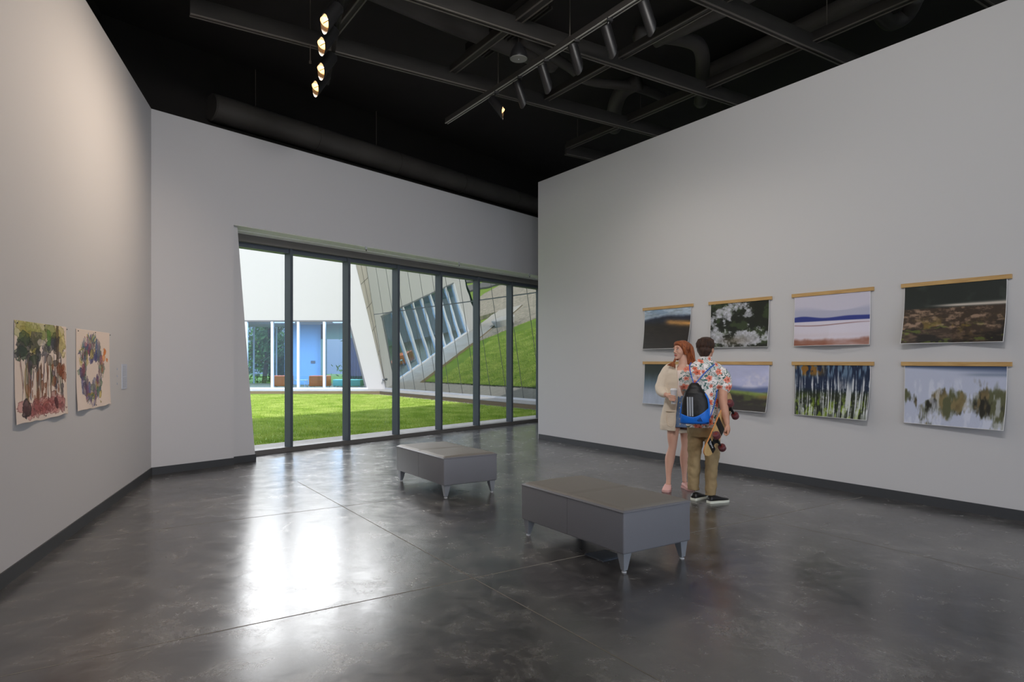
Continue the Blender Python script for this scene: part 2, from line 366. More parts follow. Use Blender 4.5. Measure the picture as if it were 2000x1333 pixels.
# track for the four lit lamps runs beside the left wall
LT0 = Vector((-2.45, 9.0, 5.32)); LT1 = Vector((-1.72, 4.5, 5.32))
M['bulb'] = mat('glowing lamp', (1, .9, .7), .5, emit=((1.0, .74, .42), 9.0))
M['cone'] = mat('lit reflector', (.95, .80, .55), .35, emit=((1.0, .66, .34), 1.1))
def spotlight(name, pos, target, label, group, L_=.30, r=.062, lit=False, power=60, attach=None, col=(1, .85, .68), spread=1.0, cut_=.07, soft=.06):
    """pos = centre of the open end; the body points at target"""
    pos = Vector(pos); d = (Vector(target) - pos).normalized(); top = pos - d*L_
    att = attach or Vector((top.x, top.y, 5.12))
    t = thing(name, label, 'spotlight', att, 0, group)
    loc = lambda v: Vector(v) - att
    s_ = d.cross(Vector((0, 0, 1))).normalized(); up = s_.cross(d)
    bm = B(); seg = 24
    rows = []
    for (x, rr, sl) in ((0, r*.9, 0), (.012, r, 0), (L_, r, 1), (L_, r*.9, 1), (L_*.45, r*.86, 0)):
        rows.append([bm.verts.new(loc(top + d*(x - sl*cut_*math.sin(2*PI*i/seg)) + (s_*math.cos(2*PI*i/seg) + up*math.sin(2*PI*i/seg))*rr)) for i in range(seg)])
    for r0, r1 in zip(rows, rows[1:]):
        for i in range(seg): bm.faces.new((r0[i], r0[(i+1) % seg], r1[(i+1) % seg], r1[i]))
    bm.faces.new(rows[0]); bm.faces.new(rows[-1])
    obj('lamp_body', bm, 'fixture', t, True).modifiers.new('edge', 'EDGE_SPLIT')
    bm = B(); cyl(bm, loc(att + Vector((0, 0, .03))), loc(top + d*.05), .011, 10); box(bm, -.03, .03, -.02, .02, -.03, .01); obj('yoke', bm, 'fixture', t)
    if lit:
        bm = B(); loft(bm, [(loc(top + d*L_*.45), s_*r*.80, up*r*.80), (loc(top + d*L_*.9), s_*r*.885, up*r*.885)], 20, cap=False)
        obj('reflector', bm, 'cone', t, True)
        bm = B(); ball(bm, loc(top + d*L_*.62), r*.55, 8); obj('bulb', bm, 'bulb', t, True)
        bm = B(); cyl(bm, loc(top + d*L_*.84 - s_*r*.85), loc(top + d*L_*.84 + s_*r*.85), .004, 8); obj('cross_bar', bm, 'fixture', t)
    if power:
        ld = bpy.data.lights.new('spot beam', 'SPOT'); ld.energy = power; ld.color = col; ld.spot_size = spread; ld.spot_blend = 1.0; ld.shadow_soft_size = soft
        lo = bpy.data.objects.new('spot_beam', ld); C.objects.link(lo); lo.parent = t
        lo.location = loc(pos + d*.03); lo.rotation_euler = d.to_track_quat('-Z', 'Y').to_euler()
    return t
def at_b(u, v, bb_):                      # point on the vertical plane b = bb_
    k = (u-1000)/F; Z = bb_/(k*b.x + b.y); return Vector((k*Z, Z, EYE - (v-HOR)*Z/F))
six = [((982, 221), 'fixture farthest along the track with its lit mouth showing'), ((1022, 200), 'second fixture from the far end of the track'), ((1071, 171), 'third fixture from the far end of the track'),
       ((1131, 133), 'third fixture from the near end of the track'), ((1197, 101), 'second fixture from the near end, right of centre beam'), ((1273, 56), 'nearest and largest fixture on the track')]
att6 = [(970, 180), (1015, 151), (1067, 119), (1127, 80), (1191, 40), (1259, -4)]
SP = 25.; PL = 80.; PB = 200.
for i, (((u, v), txt), (ua, va)) in enumerate(zip(six, att6)):
    att = at_b(ua, va, 4.70); att.z = 5.12; low = at_b(u, v, 4.70)
    low = att + b*(.17 + .02*i) + a*(.02 if i > 0 else -.1) + Vector((0, 0, -.42)) if False else at_b(u, v, 4.70 + .10)
    d = (low - att).normalized()
    tgt = low + d*3
    tgt = low + (b*.50 + Vector((0, 0, -.80)) + (low-att).normalized()*.6)*3
    if i == 0: tgt = low + (b*.42 - a*.40 - Vector((0, 0, .8)))*2
    spotlight('track_spotlight', low, tgt, 'black cylinder spotlight, ' + txt, 'spotlights along the long track', .27, .058, lit=(i < 1), power=SP, attach=att, col=(1, .90, .78), spread=1.9)
LB = at_b  # lamps beside the left wall: mouths found at their own depth
four = [((634, 47), 6.95, 'highest of the four glowing ones, seen edge-on'), ((628, 91), 7.55, 'second from the top of the four glowing ones'), ((627, 140), 8.30, 'third from the top of the four glowing ones'), ((616, 174), 8.95, 'lowest of the four glowing ones, farthest back')]
for i, ((u, v), Z, txt) in enumerate(four):
    Z = 3.35*F/(HOR-v); pos = Vector(((u-1000)/F*Z, Z, 4.85))
    tgt = pos + Vector((-.36, -.42, -.84))*2
    spotlight('track_spotlight', pos, tgt, 'warm lit spotlight, ' + txt, 'lit spotlights near the left wall', .28, .070, lit=True, power=PL, attach=None, col=(1, .80, .62), spread=2.4, cut_=.075)
track(Vector((-2.42, 8.66, 5.12)), Vector((-.77, 4.0, 5.12)), 'black track holding the four warm lit spotlights', .04, .05, lip='steel')
# fixtures added out of view over the viewer as fill for the walls
for i, (p, q, wh, pw) in enumerate([((1.4, .6, 5.0), (6.2, 4.0, 2.8), 'near end of the right wall', 1.0), ((.8, 2.0, 5.0), (3.4, 8.2, 3.2), 'middle of the right wall', 1.1), ((.5, 3.0, 5.0), (1.2, 11.5, 3.2), 'far end of the right wall', 1.0),
                                    ((-.4, 1.4, 5.0), (-3.2, 4.2, 2.6), 'near end of the left wall', .9), ((-.2, 3.2, 5.0), (-3.6, 10.0, 3.4), 'wall beside the courtyard window', .25), ((.0, 3.6, 5.0), (-1.2, 12.6, 4.0), 'wall above the courtyard window', .4)]):
    spotlight('track_spotlight', p, q, 'black cylinder fill spotlight added over the viewer aimed at the ' + wh, 'fill spotlights added over the viewer', .27, .058, lit=True, power=PB*pw, col=(1, .96, .93) if i != 3 else (1, .83, .72), spread=2.5, soft=.35)
# hanger rods
rods = [(499, 10.2, 5.35, 6.0, 'rod holding the free end of the round duct'), (735, 11.9, 5.35, 6.0, 'rod on the round duct right of the lit spotlights'), (901, 13.9, 5.3, 6.0, 'rod above the duct left of the partition'), (1033, 15.8, 5.3, 6.0, 'rod at the partition end above the duct'),
        (606, 7.75, 5.0, 6.0, 'rod left of the lit spotlights'), (973, 8.9, 5.19, 6.0, 'rod on the long track left of the speaker'), (1113, 7.55, 5.19, 6.0, 'rod on the long track right of the speaker'), (1251, 11.2, 5.4, 6.0, 'rod over the partition near the curved pipes'),
        (1408, 10.3, 5.4, 6.0, 'thin rod among the pipes near the right wall'), (1615, 8.1, 5.4, 6.0, 'rod crossing the channel nearest the right wall'), (1128, 12.3, 5.3, 6.0, 'rod above the short far beam')]
for u, Z, z0, z1, txt in rods:
    x = (u-1000)/F*Z; bm = B(); cyl(bm, (x, Z, z0), (x, Z, z1), .007, 8); cyl(bm, (x, Z, z0-.01), (x, Z, z0+.02), .014, 8)
    tag(obj('hanger_rod', bm, 'rod'), 'thin dark ' + txt, 'rod', 'hanger rods')
# round ducts and pipes
bm = B(); D0 = W(.94, .30, 5.18); D1 = W(15, .30, 5.18); rr = .2
seg = 28; rows = []
for p, r_ in ((D0, rr-.02), (D0 + e*.02, rr), (D1, rr)):
    rows.append([bm.verts.new(p + nout*math.cos(2*PI*i/seg)*r_ + Vector((0, 0, math.sin(2*PI*i/seg)*r_))) for i in range(seg)])
for r0, r1 in zip(rows, rows[1:]):
    for i in range(seg): bm.faces.new((r0[i], r0[(i+1) % seg], r1[(i+1) % seg], r1[i]))
bm.faces.new(rows[0][::-1]); bm.faces.new(rows[-1])
M['duct'] = mat('black sheet duct', (.23, .22, .21), .6, noise=(1.5, (.27, .26, .25)))
dct = obj('round_duct', bm, 'duct', None, True); dct.modifiers.new('e', 'EDGE_SPLIT'); tag(dct, 'big round black duct running above the window wall', 'duct')
for k in range(1, 9):
    bm = B(); c = W(.94 + 1.75*k, .30, 5.18); loft(bm, [(c - e*.012, nout*(rr+.008), Vector((0, 0, rr+.008))), (c + e*.012, nout*(rr+.008), Vector((0, 0, rr+.008)))], 28)
    obj('duct_seam', bm, 'duct', dct)
def pipe(pts, r, label, name='pipe', m='duct'):
    P_ = [Vector(p) for p in pts]; out = []
    for i in range(len(P_)-1):
        p0 = P_[max(i-1, 0)]; p1 = P_[i]; p2 = P_[i+1]; p3 = P_[min(i+2, len(P_)-1)]
        for k in range(6):
            t = k/6; out.append(.5*((2*p1) + (p2-p0)*t + (2*p0-5*p1+4*p2-p3)*t*t + (3*p1-p0-3*p2+p3)*t*t*t))
    out.append(P_[-1]); bm_ = B(); tube(bm_, out, r, 14, rounded=False); o = obj(name, bm_, m, None, True); tag(o, label, name.split('_')[-1], 'ceiling pipes'); return o
def px(u, v, z): Z = (z-EYE)*F/(HOR-v); return Vector(((u-1000)/F*Z, Z, z))
pipe([px(1020, 76, 5.75), px(1110, 130, 5.75), px(1150, 158, 5.75), px(1240, 170, 5.75), px(1300, 192, 5.75)], .07, 'curved black pipe behind the spotlight row')
pipe([px(1250, 160, 5.8), px(1215, 178, 5.75), px(1200, 215, 5.6), px(1200, 250, 5.5)], .12, 'fat bent black duct dropping behind the far channel', 'bent_duct')
pipe([px(1240, 66, 5.85), px(1330, 75, 5.85), px(1368, 95, 5.8), px(1372, 150, 5.6), px(1368, 200, 5.5)], .10, 'black duct elbow turning down by the right wall', 'bent_duct')
pipe([px(1280, 80, 5.8), px(1400, 25, 5.8), px(1480, -20, 5.8)], .09, 'straight black pipe above the right end of the channels')
pipe([px(700, -40, 5.8), px(860, 30, 5.8), px(980, 78, 5.8), px(1080, 120, 5.8)], .16, 'wide black duct above the beams left of the speaker', 'round_duct')
pipe([px(1370, 150, 5.85), px(1560, 60, 5.85), px(1720, -20, 5.85)], .13, 'black duct running along the top of the right wall', 'round_duct')
pipe([px(1715, 20, 5.6), px(1738, 45, 5.6), px(1770, 30, 5.7), px(1790, -5, 5.8)], .09, 'curled black hose at the top right', 'flexible_hose')
# slot diffusers
for (a0, a1, b0, b1, z, lab) in ((6.35, 7.9, 4.45, 4.75, 5.72, 'black slot diffuser left of the pendant speaker'), (4.2, 5.7, 4.9, 5.25, 5.72, 'black slot diffuser at the top edge above the speaker')):
    bm = B(); box(bm, a0, a1, b0-.02, b1+.02, z+.03, z+.12, T_ab); o = tag(obj('slot_diffuser', bm, 'black'), lab, 'vent', 'slot diffusers')
    n_ = 6
    for k in range(n_):
        bb_ = b0 + (b1-b0)*k/(n_-1); bm = B(); box(bm, a0, a1, bb_-.01, bb_+.01, z, z+.03, T_ab); obj('blade', bm, 'steel', o)
# pendant speaker
sp = px(1013, 115, 5.0); t = thing('pendant_speaker', 'round black pendant speaker with grey grille hanging under the beam', 'speaker', sp)
bm = B(); loft(bm, [((0, 0, .0), (.105, 0, 0), (0, .105, 0)), ((0, 0, .02), (.108, 0, 0), (0, .108, 0)), ((0, 0, .09), (.085, 0, 0), (0, .085, 0)), ((0, 0, .17), (.035, 0, 0), (0, .035, 0)), ((0, 0, .19), (.02, 0, 0), (0, .02, 0))], 28); obj('housing', bm, 'fixture', t, True).modifiers.new('e', 'EDGE_SPLIT')
bm = B(); loft(bm, [((0, 0, -.004), (.098, 0, 0), (0, .098, 0)), ((0, 0, .002), (.1, 0, 0), (0, .1, 0))], 28); obj('grille', bm, 'dimwhite', t)
bm = B(); ball(bm, (0, 0, -.005), .006, 6); obj('status_light', bm, 'glide', t)
bm = B(); cyl(bm, (0, 0, .18), (0, 0, .35), .006, 8); obj('cable', bm, 'rod', t)

# ------------------------------------------------------------------ benches
def bench():
    t = thing('bench', 'nearest grey vinyl upholstered bench, seen large at the centre right', 'bench', (0, 0, 0), 0, 'grey vinyl gallery benches')
    Lx, Wy, z0, z1 = 1.28, .68, .138, .455
    bm = B(); n = 20; m_ = 12; rows = []
    prof = [(0, z0), (0, z0+.02), (0, z1-.022), (.006, z1-.008), (.018, z1)]
    # cushion body: rounded box with a slightly crowned top
    bmx = B(); box(bmx, 0, Lx, 0, Wy, z0, z1-.012)
    o = bevel(obj('body', bmx, 'vinyl', t, True), .014, 4)
    bm = B(); nx, ny = 40, 22; vs_ = []
    for j in range(ny+1):
        row = []
        for i in range(nx+1):
            x = i/nx; y = j/ny
            ed = min(x*Lx, (1-x)*Lx, y*Wy, (1-y)*Wy)
            h = z1 - .020 + .020*min(1, (ed/.03))**.5 + .008*math.sin(PI*y)*abs(math.sin(2*PI*x))**.5 - .007*math.exp(-((x-.5)*Lx/.012)**2)
            h += .002*math.sin(9*x+4*y)*math.sin(7*y+2)
            row.append(bm.verts.new((.004 + x*(Lx-.008), .004 + y*(Wy-.008), h)))
        vs_.append(row)
    for j in range(ny):
        for i in range(nx): bm.faces.new((vs_[j][i], vs_[j][i+1], vs_[j+1][i+1], vs_[j+1][i]))
    bot = [[bm.verts.new((v.co.x, v.co.y, z1-.03)) for v in r_] for r_ in (vs_[0], vs_[-1])]
    ring = vs_[0] + [r_[-1] for r_ in vs_[1:-1]] + vs_[-1][::-1] + [r_[0] for r_ in vs_[1:-1]][::-1]
    low = [bm.verts.new((v.co.x, v.co.y, z1-.03)) for v in ring]
    for v in bot[0] + bot[1]: bm.verts.remove(v)
    for i in range(len(ring)): bm.faces.new((ring[i], ring[(i+1) % len(ring)], low[(i+1) % len(ring)], low[i]))
    bm.faces.new(low)
    obj('seat_top', bm, 'vinyltop', t, True)
    for y_ in (0, Wy):
        bm = B(); box(bm, Lx/2-.0012, Lx/2+.0012, y_-.0008, y_+.0008, z0+.01, z1-.02); obj('seam', bm, 'seam', t)
    bm = B()
    for (x0, y0, x1, y1) in ((0, 0, Lx, 0), (Lx, 0, Lx, Wy), (Lx, Wy, 0, Wy), (0, Wy, 0, 0)): cyl(bm, (x0, y0, z1-.022), (x1, y1, z1-.022), .0045, 8)
    obj('piping', bm, 'vinyl', t)
    for (x, y, sx, sy) in ((.015, .015, 1, 1), (Lx-.015, .015, -1, 1), (.015, Wy-.015, 1, -1), (Lx-.015, Wy-.015, -1, -1)):
        T = lambda p, q, w, z: [(x + sx*p, y + sy*q, z), (x + sx*(p+w), y + sy*q, z), (x + sx*(p+w), y + sy*(q+w), z), (x + sx*p, y + sy*(q+w), z)]
        bm = B(); prism(bm, T(.012, .012, .035, .016), T(0, 0, .075, z0)); lg = bevel(obj('leg', bm, 'legmetal', t), .003)
        bm = B(); cyl(bm, (x + sx*.030, y + sy*.030, 0), (x + sx*.030, y + sy*.030, .009), .018, 14); cyl(bm, (x + sx*.030, y + sy*.030, .005), (x + sx*.030, y + sy*.030, .018), .006, 8); obj('glide', bm, 'glide', lg)
    return t
bq = bench(); ang = math.atan2(a.y, a.x)      # local x runs along a; local y must run towards +b (to the right)
bq.location = AB(3.43 + 0, 3.19 + .68, 0)
def place_bench(o, a0, b0):                    # local +y is to the left of a, so start from the far-b side
    o.rotation_euler = (0, 0, ang); o.location = AB(a0, b0 + .68, 0)
place_bench(bq, 3.43, 3.19)
b2 = copy_tree(bq); place_bench(b2, 6.385, 3.315); b2['label'] = 'smaller-looking grey vinyl bench farther back, in front of the window wall'
# floor box
p = on_floor(1180, 1086); bm = B(); box(bm, -.11, .11, -.11, .11, 0, .006); box(bm, -.095, .095, -.095, .095, .006, .009)
o = bevel(obj('floor_box', bm, 'mull'), .004); o.location = p; o.rotation_euler = (0, 0, ang); tag(o, 'square metal floor outlet box under the nearest bench', 'outlet')

# ------------------------------------------------------------------ painted sheets (colour attributes)
def vnoise(nx, ny, fx, fy, seed):
    r = np.random.RandomState(seed); g = r.rand(int(fy)+3, int(fx)+3)
    x = np.linspace(0, fx, nx); y = np.linspace(0, fy, ny); xi = x.astype(int); yi = y.astype(int)
    tx = x-xi; ty = (y-yi)[:, None]; tx = tx*tx*(3-2*tx); ty = ty*ty*(3-2*ty)
    A_ = g[yi][:, xi]; B_ = g[yi][:, xi+1]; C_ = g[yi+1][:, xi]; D_ = g[yi+1][:, xi+1]
    return (A_*(1-tx)+B_*tx)*(1-ty) + (C_*(1-tx)+D_*tx)*ty
def fbm(nx, ny, fx, fy, seed, o=4):
    s_ = 0; w = 1; tot = 0
    for k in range(o): s_ = s_ + w*vnoise(nx, ny, fx*2**k, fy*2**k, seed+17*k); tot += w; w *= .55
    return np.clip((s_/tot - .5)*1.8+.5, 0, 1)
def sm(x, e0, e1): t = np.clip((x-e0)/(e1-e0), 0, 1); return t*t*(3-2*t)
def mixc(img, col, m_): return img*(1-m_[..., None]) + np.array(col)*m_[..., None]
def art(kind, nx=180, ny=112):
    X, Y = np.meshgrid(np.linspace(0, 1, nx), np.linspace(0, 1, ny)); N = lambda fx, fy, s, o=4: fbm(nx, ny, fx, fy, s, o)
    one = np.ones((ny, nx)); I = one[..., None]*np.array([.5, .5, .5])
    if kind == 0:
        I = mixc(I, (.66, .73, .80), one); I = mixc(I, (.45, .55, .66), sm(N(3, 5, 1), .4, .7)*.6)
        rid = .17 + .05*np.cos(X*5.5)*(1-X) - .03*N(6, 1, 5); dk = sm(Y, rid, rid+.10)
        I = mixc(I, (.13, .15, .22), dk); I = mixc(I, (.16, .13, .11), sm(Y, .26, .44)); 
        g = np.exp(-((Y-(.31+.16*(X-.4)))/.065)**2)*sm(X, .40, .60)*(.6+.4*N(4, 10, 3)); I = mixc(I, (.84, .62, .34), g)
        I = I*(.86+.25*N(10, 30, 9))[..., None]*(1-.12*sm(Y, .6, 1))[..., None]
    elif kind == 1:
        n = N(6, 5, 2, 7)*.75 + .25*N(26, 20, 77, 4); I = mixc(I, (.10, .12, .09), one); I = mixc(I, (.20, .25, .15), sm(N(7, 6, 8, 5), .5, .8))
        f = sm(n + .22*np.exp(-((X-.35)/.22)**2-((Y-.12)/.25)**2) + .35*np.exp(-((X-.12)/.25)**2-((Y-.75)/.35)**2) + .30*np.exp(-((X-.72)/.25)**2-((Y-.80)/.16)**2) + .18*np.exp(-((X-.62)/.15)**2-((Y-.38)/.15)**2) - .32*np.exp(-((X-.45)/.3)**2-((Y-.45)/.10)**2) - .35*np.exp(-((X-.95)/.16)**2-((Y-.2)/.4)**2)-.15*sm(Y, .88, .95), .44, .68)
        I = mixc(I, (.80, .81, .86), f*(.60+.4*N(24, 20, 4))); I = mixc(I, (.42, .37, .28), np.exp(-((X-.45)/.25)**2-((Y-.85)/.1)**2)*.5)
    elif kind == 2:
        I = mixc(I, (.80, .79, .86), one); I = mixc(I, (.70, .71, .80), sm(Y, .27-.07*np.sin(X*6+1)-.02, .33)*(1-sm(Y, .48, .52)))
        h = .44+.035*np.cos(X*9+2)*(1-X); I = mixc(I, (.20, .25, .55), sm(Y, h-.015, h+.015)*(1-sm(Y, .51, .525)))
        I = mixc(I, (.86, .84, .90), sm(Y, .52, .54)); I = mixc(I, (.48, .30, .30), np.exp(-((Y-.585-.02*np.sin(X*5))/.009)**2)*.75*(1-.5*sm(X, .7, 1)))
        I = mixc(I, (.52, .27, .17), sm(Y + .06*(N(6, 2, 3)-.5) + .10*(X-.5)**2, .84, .92)*(.35+.65*N(3, 5, 6))); I = mixc(I, (.84, .80, .84), np.exp(-((Y-.80)/.05)**2)*.6)
    elif kind == 3:
        I = mixc(I, (.13, .16, .15), one); I = mixc(I, (.22, .25, .23), sm(N(5, 4, 1), .5, .9)*.6)
        I = mixc(I, (.80, .76, .72), np.exp(-((Y-.355-.015*X)/(.012+.022*X))**2)*sm(X, .18, .55))
        g = sm(Y, .38, .42); n = .6*N(20, 16, 5, 5) + .4*N(9, 34, 15, 4); I = mixc(I, (.24, .19, .15), g)
        I = mixc(I, (.60, .50, .42), g*sm(n, .42, .85)*(1-.6*sm(Y, .72, .86))); I = mixc(I, (.50, .42, .20), g*sm(N(8, 5, 6), .62, .85)*np.exp(-((Y-.72)/.12)**2)*.8)
        I = mixc(I, (.07, .06, .05), sm(N(4, 9, 11), .45, .75)*sm(Y, .55, .8)*.85); I = mixc(I, (.42, .50, .18), sm(N(9, 14, 21), .62, .85)*sm(Y, .62, .75)*.6)
    elif kind == 4:
        I = mixc(I, (.16, .20, .19), one); t_ = sm(Y + .15*(N(4, 2, 2)-.5) + .06*np.sin(X*4), .12, .55); I = mixc(I, (.45, .55, .64), t_*.75); I = mixc(I, (.70, .74, .82), sm(Y, .4, .8)*.9)
        I = I*(.93+.1*N(20, 3, 3))[..., None]
    elif kind == 5:
        I = mixc(I, (.74, .76, .90), one); I = mixc(I, (.84, .84, .93), sm(N(4, 3, 2), .4, .7)*sm(Y, .1, .3)); I = mixc(I, (.36, .42, .60), sm(Y + .02*np.sin(X*7), .43, .53)*(1-sm(Y, .58, .64)))
        I = mixc(I, (.50, .58, .28), sm(Y - .07*X, .50, .57)); I = mixc(I, (.19, .17, .15), sm(Y + .12*(N(3, 2, 5)-.5), .60, .72)); I = mixc(I, (.36, .42, .20), sm(N(3, 8, 7), .45, .7)*sm(Y, .55, .62)*(1-sm(Y, .8, .9))*.7)
        I = mixc(I, (.50, .36, .20), np.exp(-((X-.95)/.12)**2-((Y-.68)/.04)**2)*.7); I = I*(.97+.06*N(4, 6, 9))[..., None]
    elif kind == 6:
        nz = N(60, 3, 1, 3); lz = N(38, 4, 7, 3); I = mixc(I, (.07, .14, .26), one); I = mixc(I, (.42, .52, .62), sm(lz, .45, .7)*(1-sm(Y, .16, .30))*.9); I = mixc(I, (.55, .38, .12), sm(N(14, 6, 4), .55, .75)*(1-sm(Y, .15, .25))*(1-sm(X, .25, .5)))
        I = mixc(I, (.12, .16, .08), sm(Y, .42, .60)); I = mixc(I, (.48, .58, .12), sm(N(22, 7, 3), .5, .75)*sm(Y, .48, .8)*.9)
        tr = sm(.7*vnoise(nx, ny, 110, 3.0, 12) + .35*vnoise(nx, ny, 50, 2, 14) + .15*N(30, 24, 31), .54, .76)*sm(Y + .3*(N(40, 2, 30)-.5), .12, .42)*(1-.35*sm(Y, .85, 1)); I = mixc(I, (.84, .86, .88), tr*.92)
    elif kind == 7:
        I = mixc(I, (.74, .77, .86), one); I = mixc(I, (.14, .22, .36), (1-sm(Y, .0, .06+.10*X))*.9); I = mixc(I, (.35, .42, .52), np.exp(-((Y-.14)/.03)**2)*sm(X, .5, .8)*.5)
        ms = sm(N(6, 2, 3, 5) + .35*np.exp(-((Y-.62)/.22)**2) - .45*np.exp(-((X-.02)/.14)**2-((Y-.85)/.2)**2) - .5*np.exp(-((X-.62)/.13)**2-((Y-.95)/.22)**2) - .3*sm(Y, .0, .3)*(1-sm(Y, .3, .45)) - .20*np.exp(-((X-.5)/.06)**2-((Y-.4)/.2)**2) + .22*(N(46, 3, 88, 3)-.5), .42, .74)
        ms = ms*sm(Y + .12*(N(40, 2, 89)-.5), .20, .44); I = mixc(I, (.33, .34, .22), ms*.95); I = mixc(I, (.10, .10, .08), ms*sm(N(10, 3, 8), .40, .75)*.9); I = mixc(I, (.58, .50, .34), ms*sm(N(16, 3, 9), .55, .8)*.7); I = mixc(I, (.85, .87, .93), sm(N(14, 3, 19), .58, .85)*sm(Y, .15, .3)*.6)
    else:
        # watercolour stains: blobs with ragged, darker rims
        rs = np.random.RandomState(40+kind); I = mixc(I, (.93, .865, .82), one); bank = [N(10, 8, 300+i, 5) for i in range(6)]
        def stain(I, cx, cy, rx, ry, col, al=.7, rag=.9, rot=0.):
            n = np.roll(bank[rs.randint(6)], (rs.randint(ny), rs.randint(nx)), (0, 1)); dx = X-cx; dy = Y-cy; c_, s_ = np.cos(rot), np.sin(rot)
            d = np.sqrt(((dx*c_+dy*s_)/rx)**2 + ((-dx*s_+dy*c_)/ry)**2) + rag*(n-.5)*1.6; m = 1-sm(d, .88, .96); rim = np.exp(-((d-.86)/.07)**2)
            c2 = np.array(col); I = mixc(I, c2, m*al*(.75+.5*(n-.5))); return mixc(I, c2*.55, np.clip(rim*m*al*.8, 0, 1))
        U = rs.uniform
        if kind == 8:
            pal = [(.72, .68, .34), (.62, .58, .28), (.40, .42, .20), (.66, .70, .40)]
            for _ in range(20): I = stain(I, U(.1, .95), U(.02, .26), U(.06, .15), U(.06, .14), pal[rs.randint(4)], .7)
            for _ in range(24): I = stain(I, U(.10, .85), U(.16, .42), U(.04, .12), U(.04, .10), [(.15, .17, .22), (.20, .22, .18), (.28, .24, .22), (.30, .30, .36), (.16, .26, .18)][rs.randint(5)], .8)
            I = stain(I, .62, .16, .05, .09, (.30, .52, .20), .9); I = stain(I, .90, .20, .09, .14, (.86, .80, .50), .9, .5); I = stain(I, .47, .20, .09, .04, (.90, .86, .82), .9, .5)
            I = stain(I, .80, .24, .035, .34, (.30, .22, .18), .85, .4)
            for _ in range(46):
                x0 = U(.10, .92); w_ = U(.002, .011); y0 = U(.32, .5); y1 = U(.62, .88); xc = x0 + .02*np.sin(Y*U(5, 12)+U(0, 6)) + .012*(N(1, 8, rs.randint(999))-.5)
                m = np.exp(-((X-xc)/(w_*(.6+.8*bank[0])))**2)*sm(Y, y0-.04, y0+.02)*(1-sm(Y, y1, y1+.03)); I = mixc(I, [(.26, .22, .30), (.30, .36, .22), (.50, .28, .18), (.16, .15, .20), (.55, .48, .30), (.36, .22, .26)][rs.randint(6)], m*U(.5, .95))
            for _ in range(26): I = stain(I, U(.2, .9), U(.42, .78), U(.012, .04), U(.03, .10), [(.20, .16, .24), (.28, .36, .22), (.52, .28, .16), (.60, .35, .20)][rs.randint(4)], .75)
            for _ in range(6): I = stain(I, U(.80, .98), U(.46, .62), U(.03, .07), U(.04, .07), (.55, .26, .14), .8)
            for _ in range(26): I = stain(I, U(.12, .92), U(.80, .93), U(.04, .12), U(.03, .07), [(.72, .38, .38), (.62, .28, .30), (.78, .48, .42), (.50, .24, .26)][rs.randint(4)], .65)
            I = stain(I, .16, .88, .07, .09, (.20, .13, .17), .95, .6); I = stain(I, .74, .85, .04, .07, (.26, .12, .16), .9, .6)
        else:
            pal = [(.45, .36, .58), (.62, .25, .36), (.28, .36, .62), (.74, .66, .26), (.30, .46, .34), (.55, .48, .50), (.22, .20, .36), (.50, .22, .30), (.70, .62, .60)]
            for k in range(110):
                th = U(0, 2*np.pi); rr = U(.62, 1.05); cx = .44 + .33*rr*np.cos(th); cy = .50 + .36*rr*np.sin(th); I = stain(I, cx, cy, U(.015, .065), U(.03, .11), pal[rs.randint(9)], U(.5, .9), 1.0)
            for _ in range(9): I = stain(I, U(.80, .92), U(.20, .38), U(.02, .04), U(.02, .05), (.92, .50, .16), .9)
            for _ in range(9): I = stain(I, U(.28, .55), U(.82, .90), U(.03, .06), U(.015, .04), [(.22, .48, .28), (.66, .56, .16)][rs.randint(2)], .85)
            for _ in range(8): I = stain(I, U(.40, .58), U(.28, .44), U(.03, .07), U(.04, .09), [(.74, .68, .28), (.30, .30, .52), (.45, .30, .40)][rs.randint(3)], .8)
            for _ in range(70):
                th = U(-2.9, -1.2) if rs.rand() < .6 else U(1.3, 2.1); r0, r1 = U(.9, 1.05), U(1.15, 1.35); t = np.linspace(0, 1, 30)
                dx = (X-.44)/.33; dy = (Y-.50)/.36; r_ = np.hypot(dx, dy); a_ = np.arctan2(dy, dx); da = np.abs(a_ - th + .08*np.sin(r_*14+th*9)); m = (da < .018).astype(float)*sm(r_, r0, r0+.02)*(1-sm(r_, r1-.02, r1)); I = mixc(I, pal[rs.randint(7)], m*.8)
    return np.clip(I, 0, 1), nx, ny
def sheet_mat(name):
    m = bpy.data.materials.new(name); m.use_nodes = True; nt = m.node_tree; bs = nt.nodes['Principled BSDF']; bs.inputs['Roughness'].default_value = .55
    at_ = nt.nodes.new('ShaderNodeAttribute'); at_.attribute_name = 'ink'; tc = nt.nodes.new('ShaderNodeTexCoord'); n = nt.nodes.new('ShaderNodeTexNoise'); n.inputs['Scale'].default_value = 260
    mr = nt.nodes.new('ShaderNodeMapRange'); mr.inputs['To Min'].default_value = .9; mr.inputs['To Max'].default_value = 1.1
    mx = nt.nodes.new('ShaderNodeVectorMath'); mx.operation = 'SCALE'
    nt.links.new(tc.outputs['Object'], n.inputs['Vector']); nt.links.new(n.outputs['Fac'], mr.inputs['Value']); nt.links.new(at_.outputs['Color'], mx.inputs[0]); nt.links.new(mr.outputs[0], mx.inputs['Scale'])
    nt.links.new(mx.outputs[0], bs.inputs['Base Color']); return m
M['ink'] = sheet_mat('printed ink on paper')
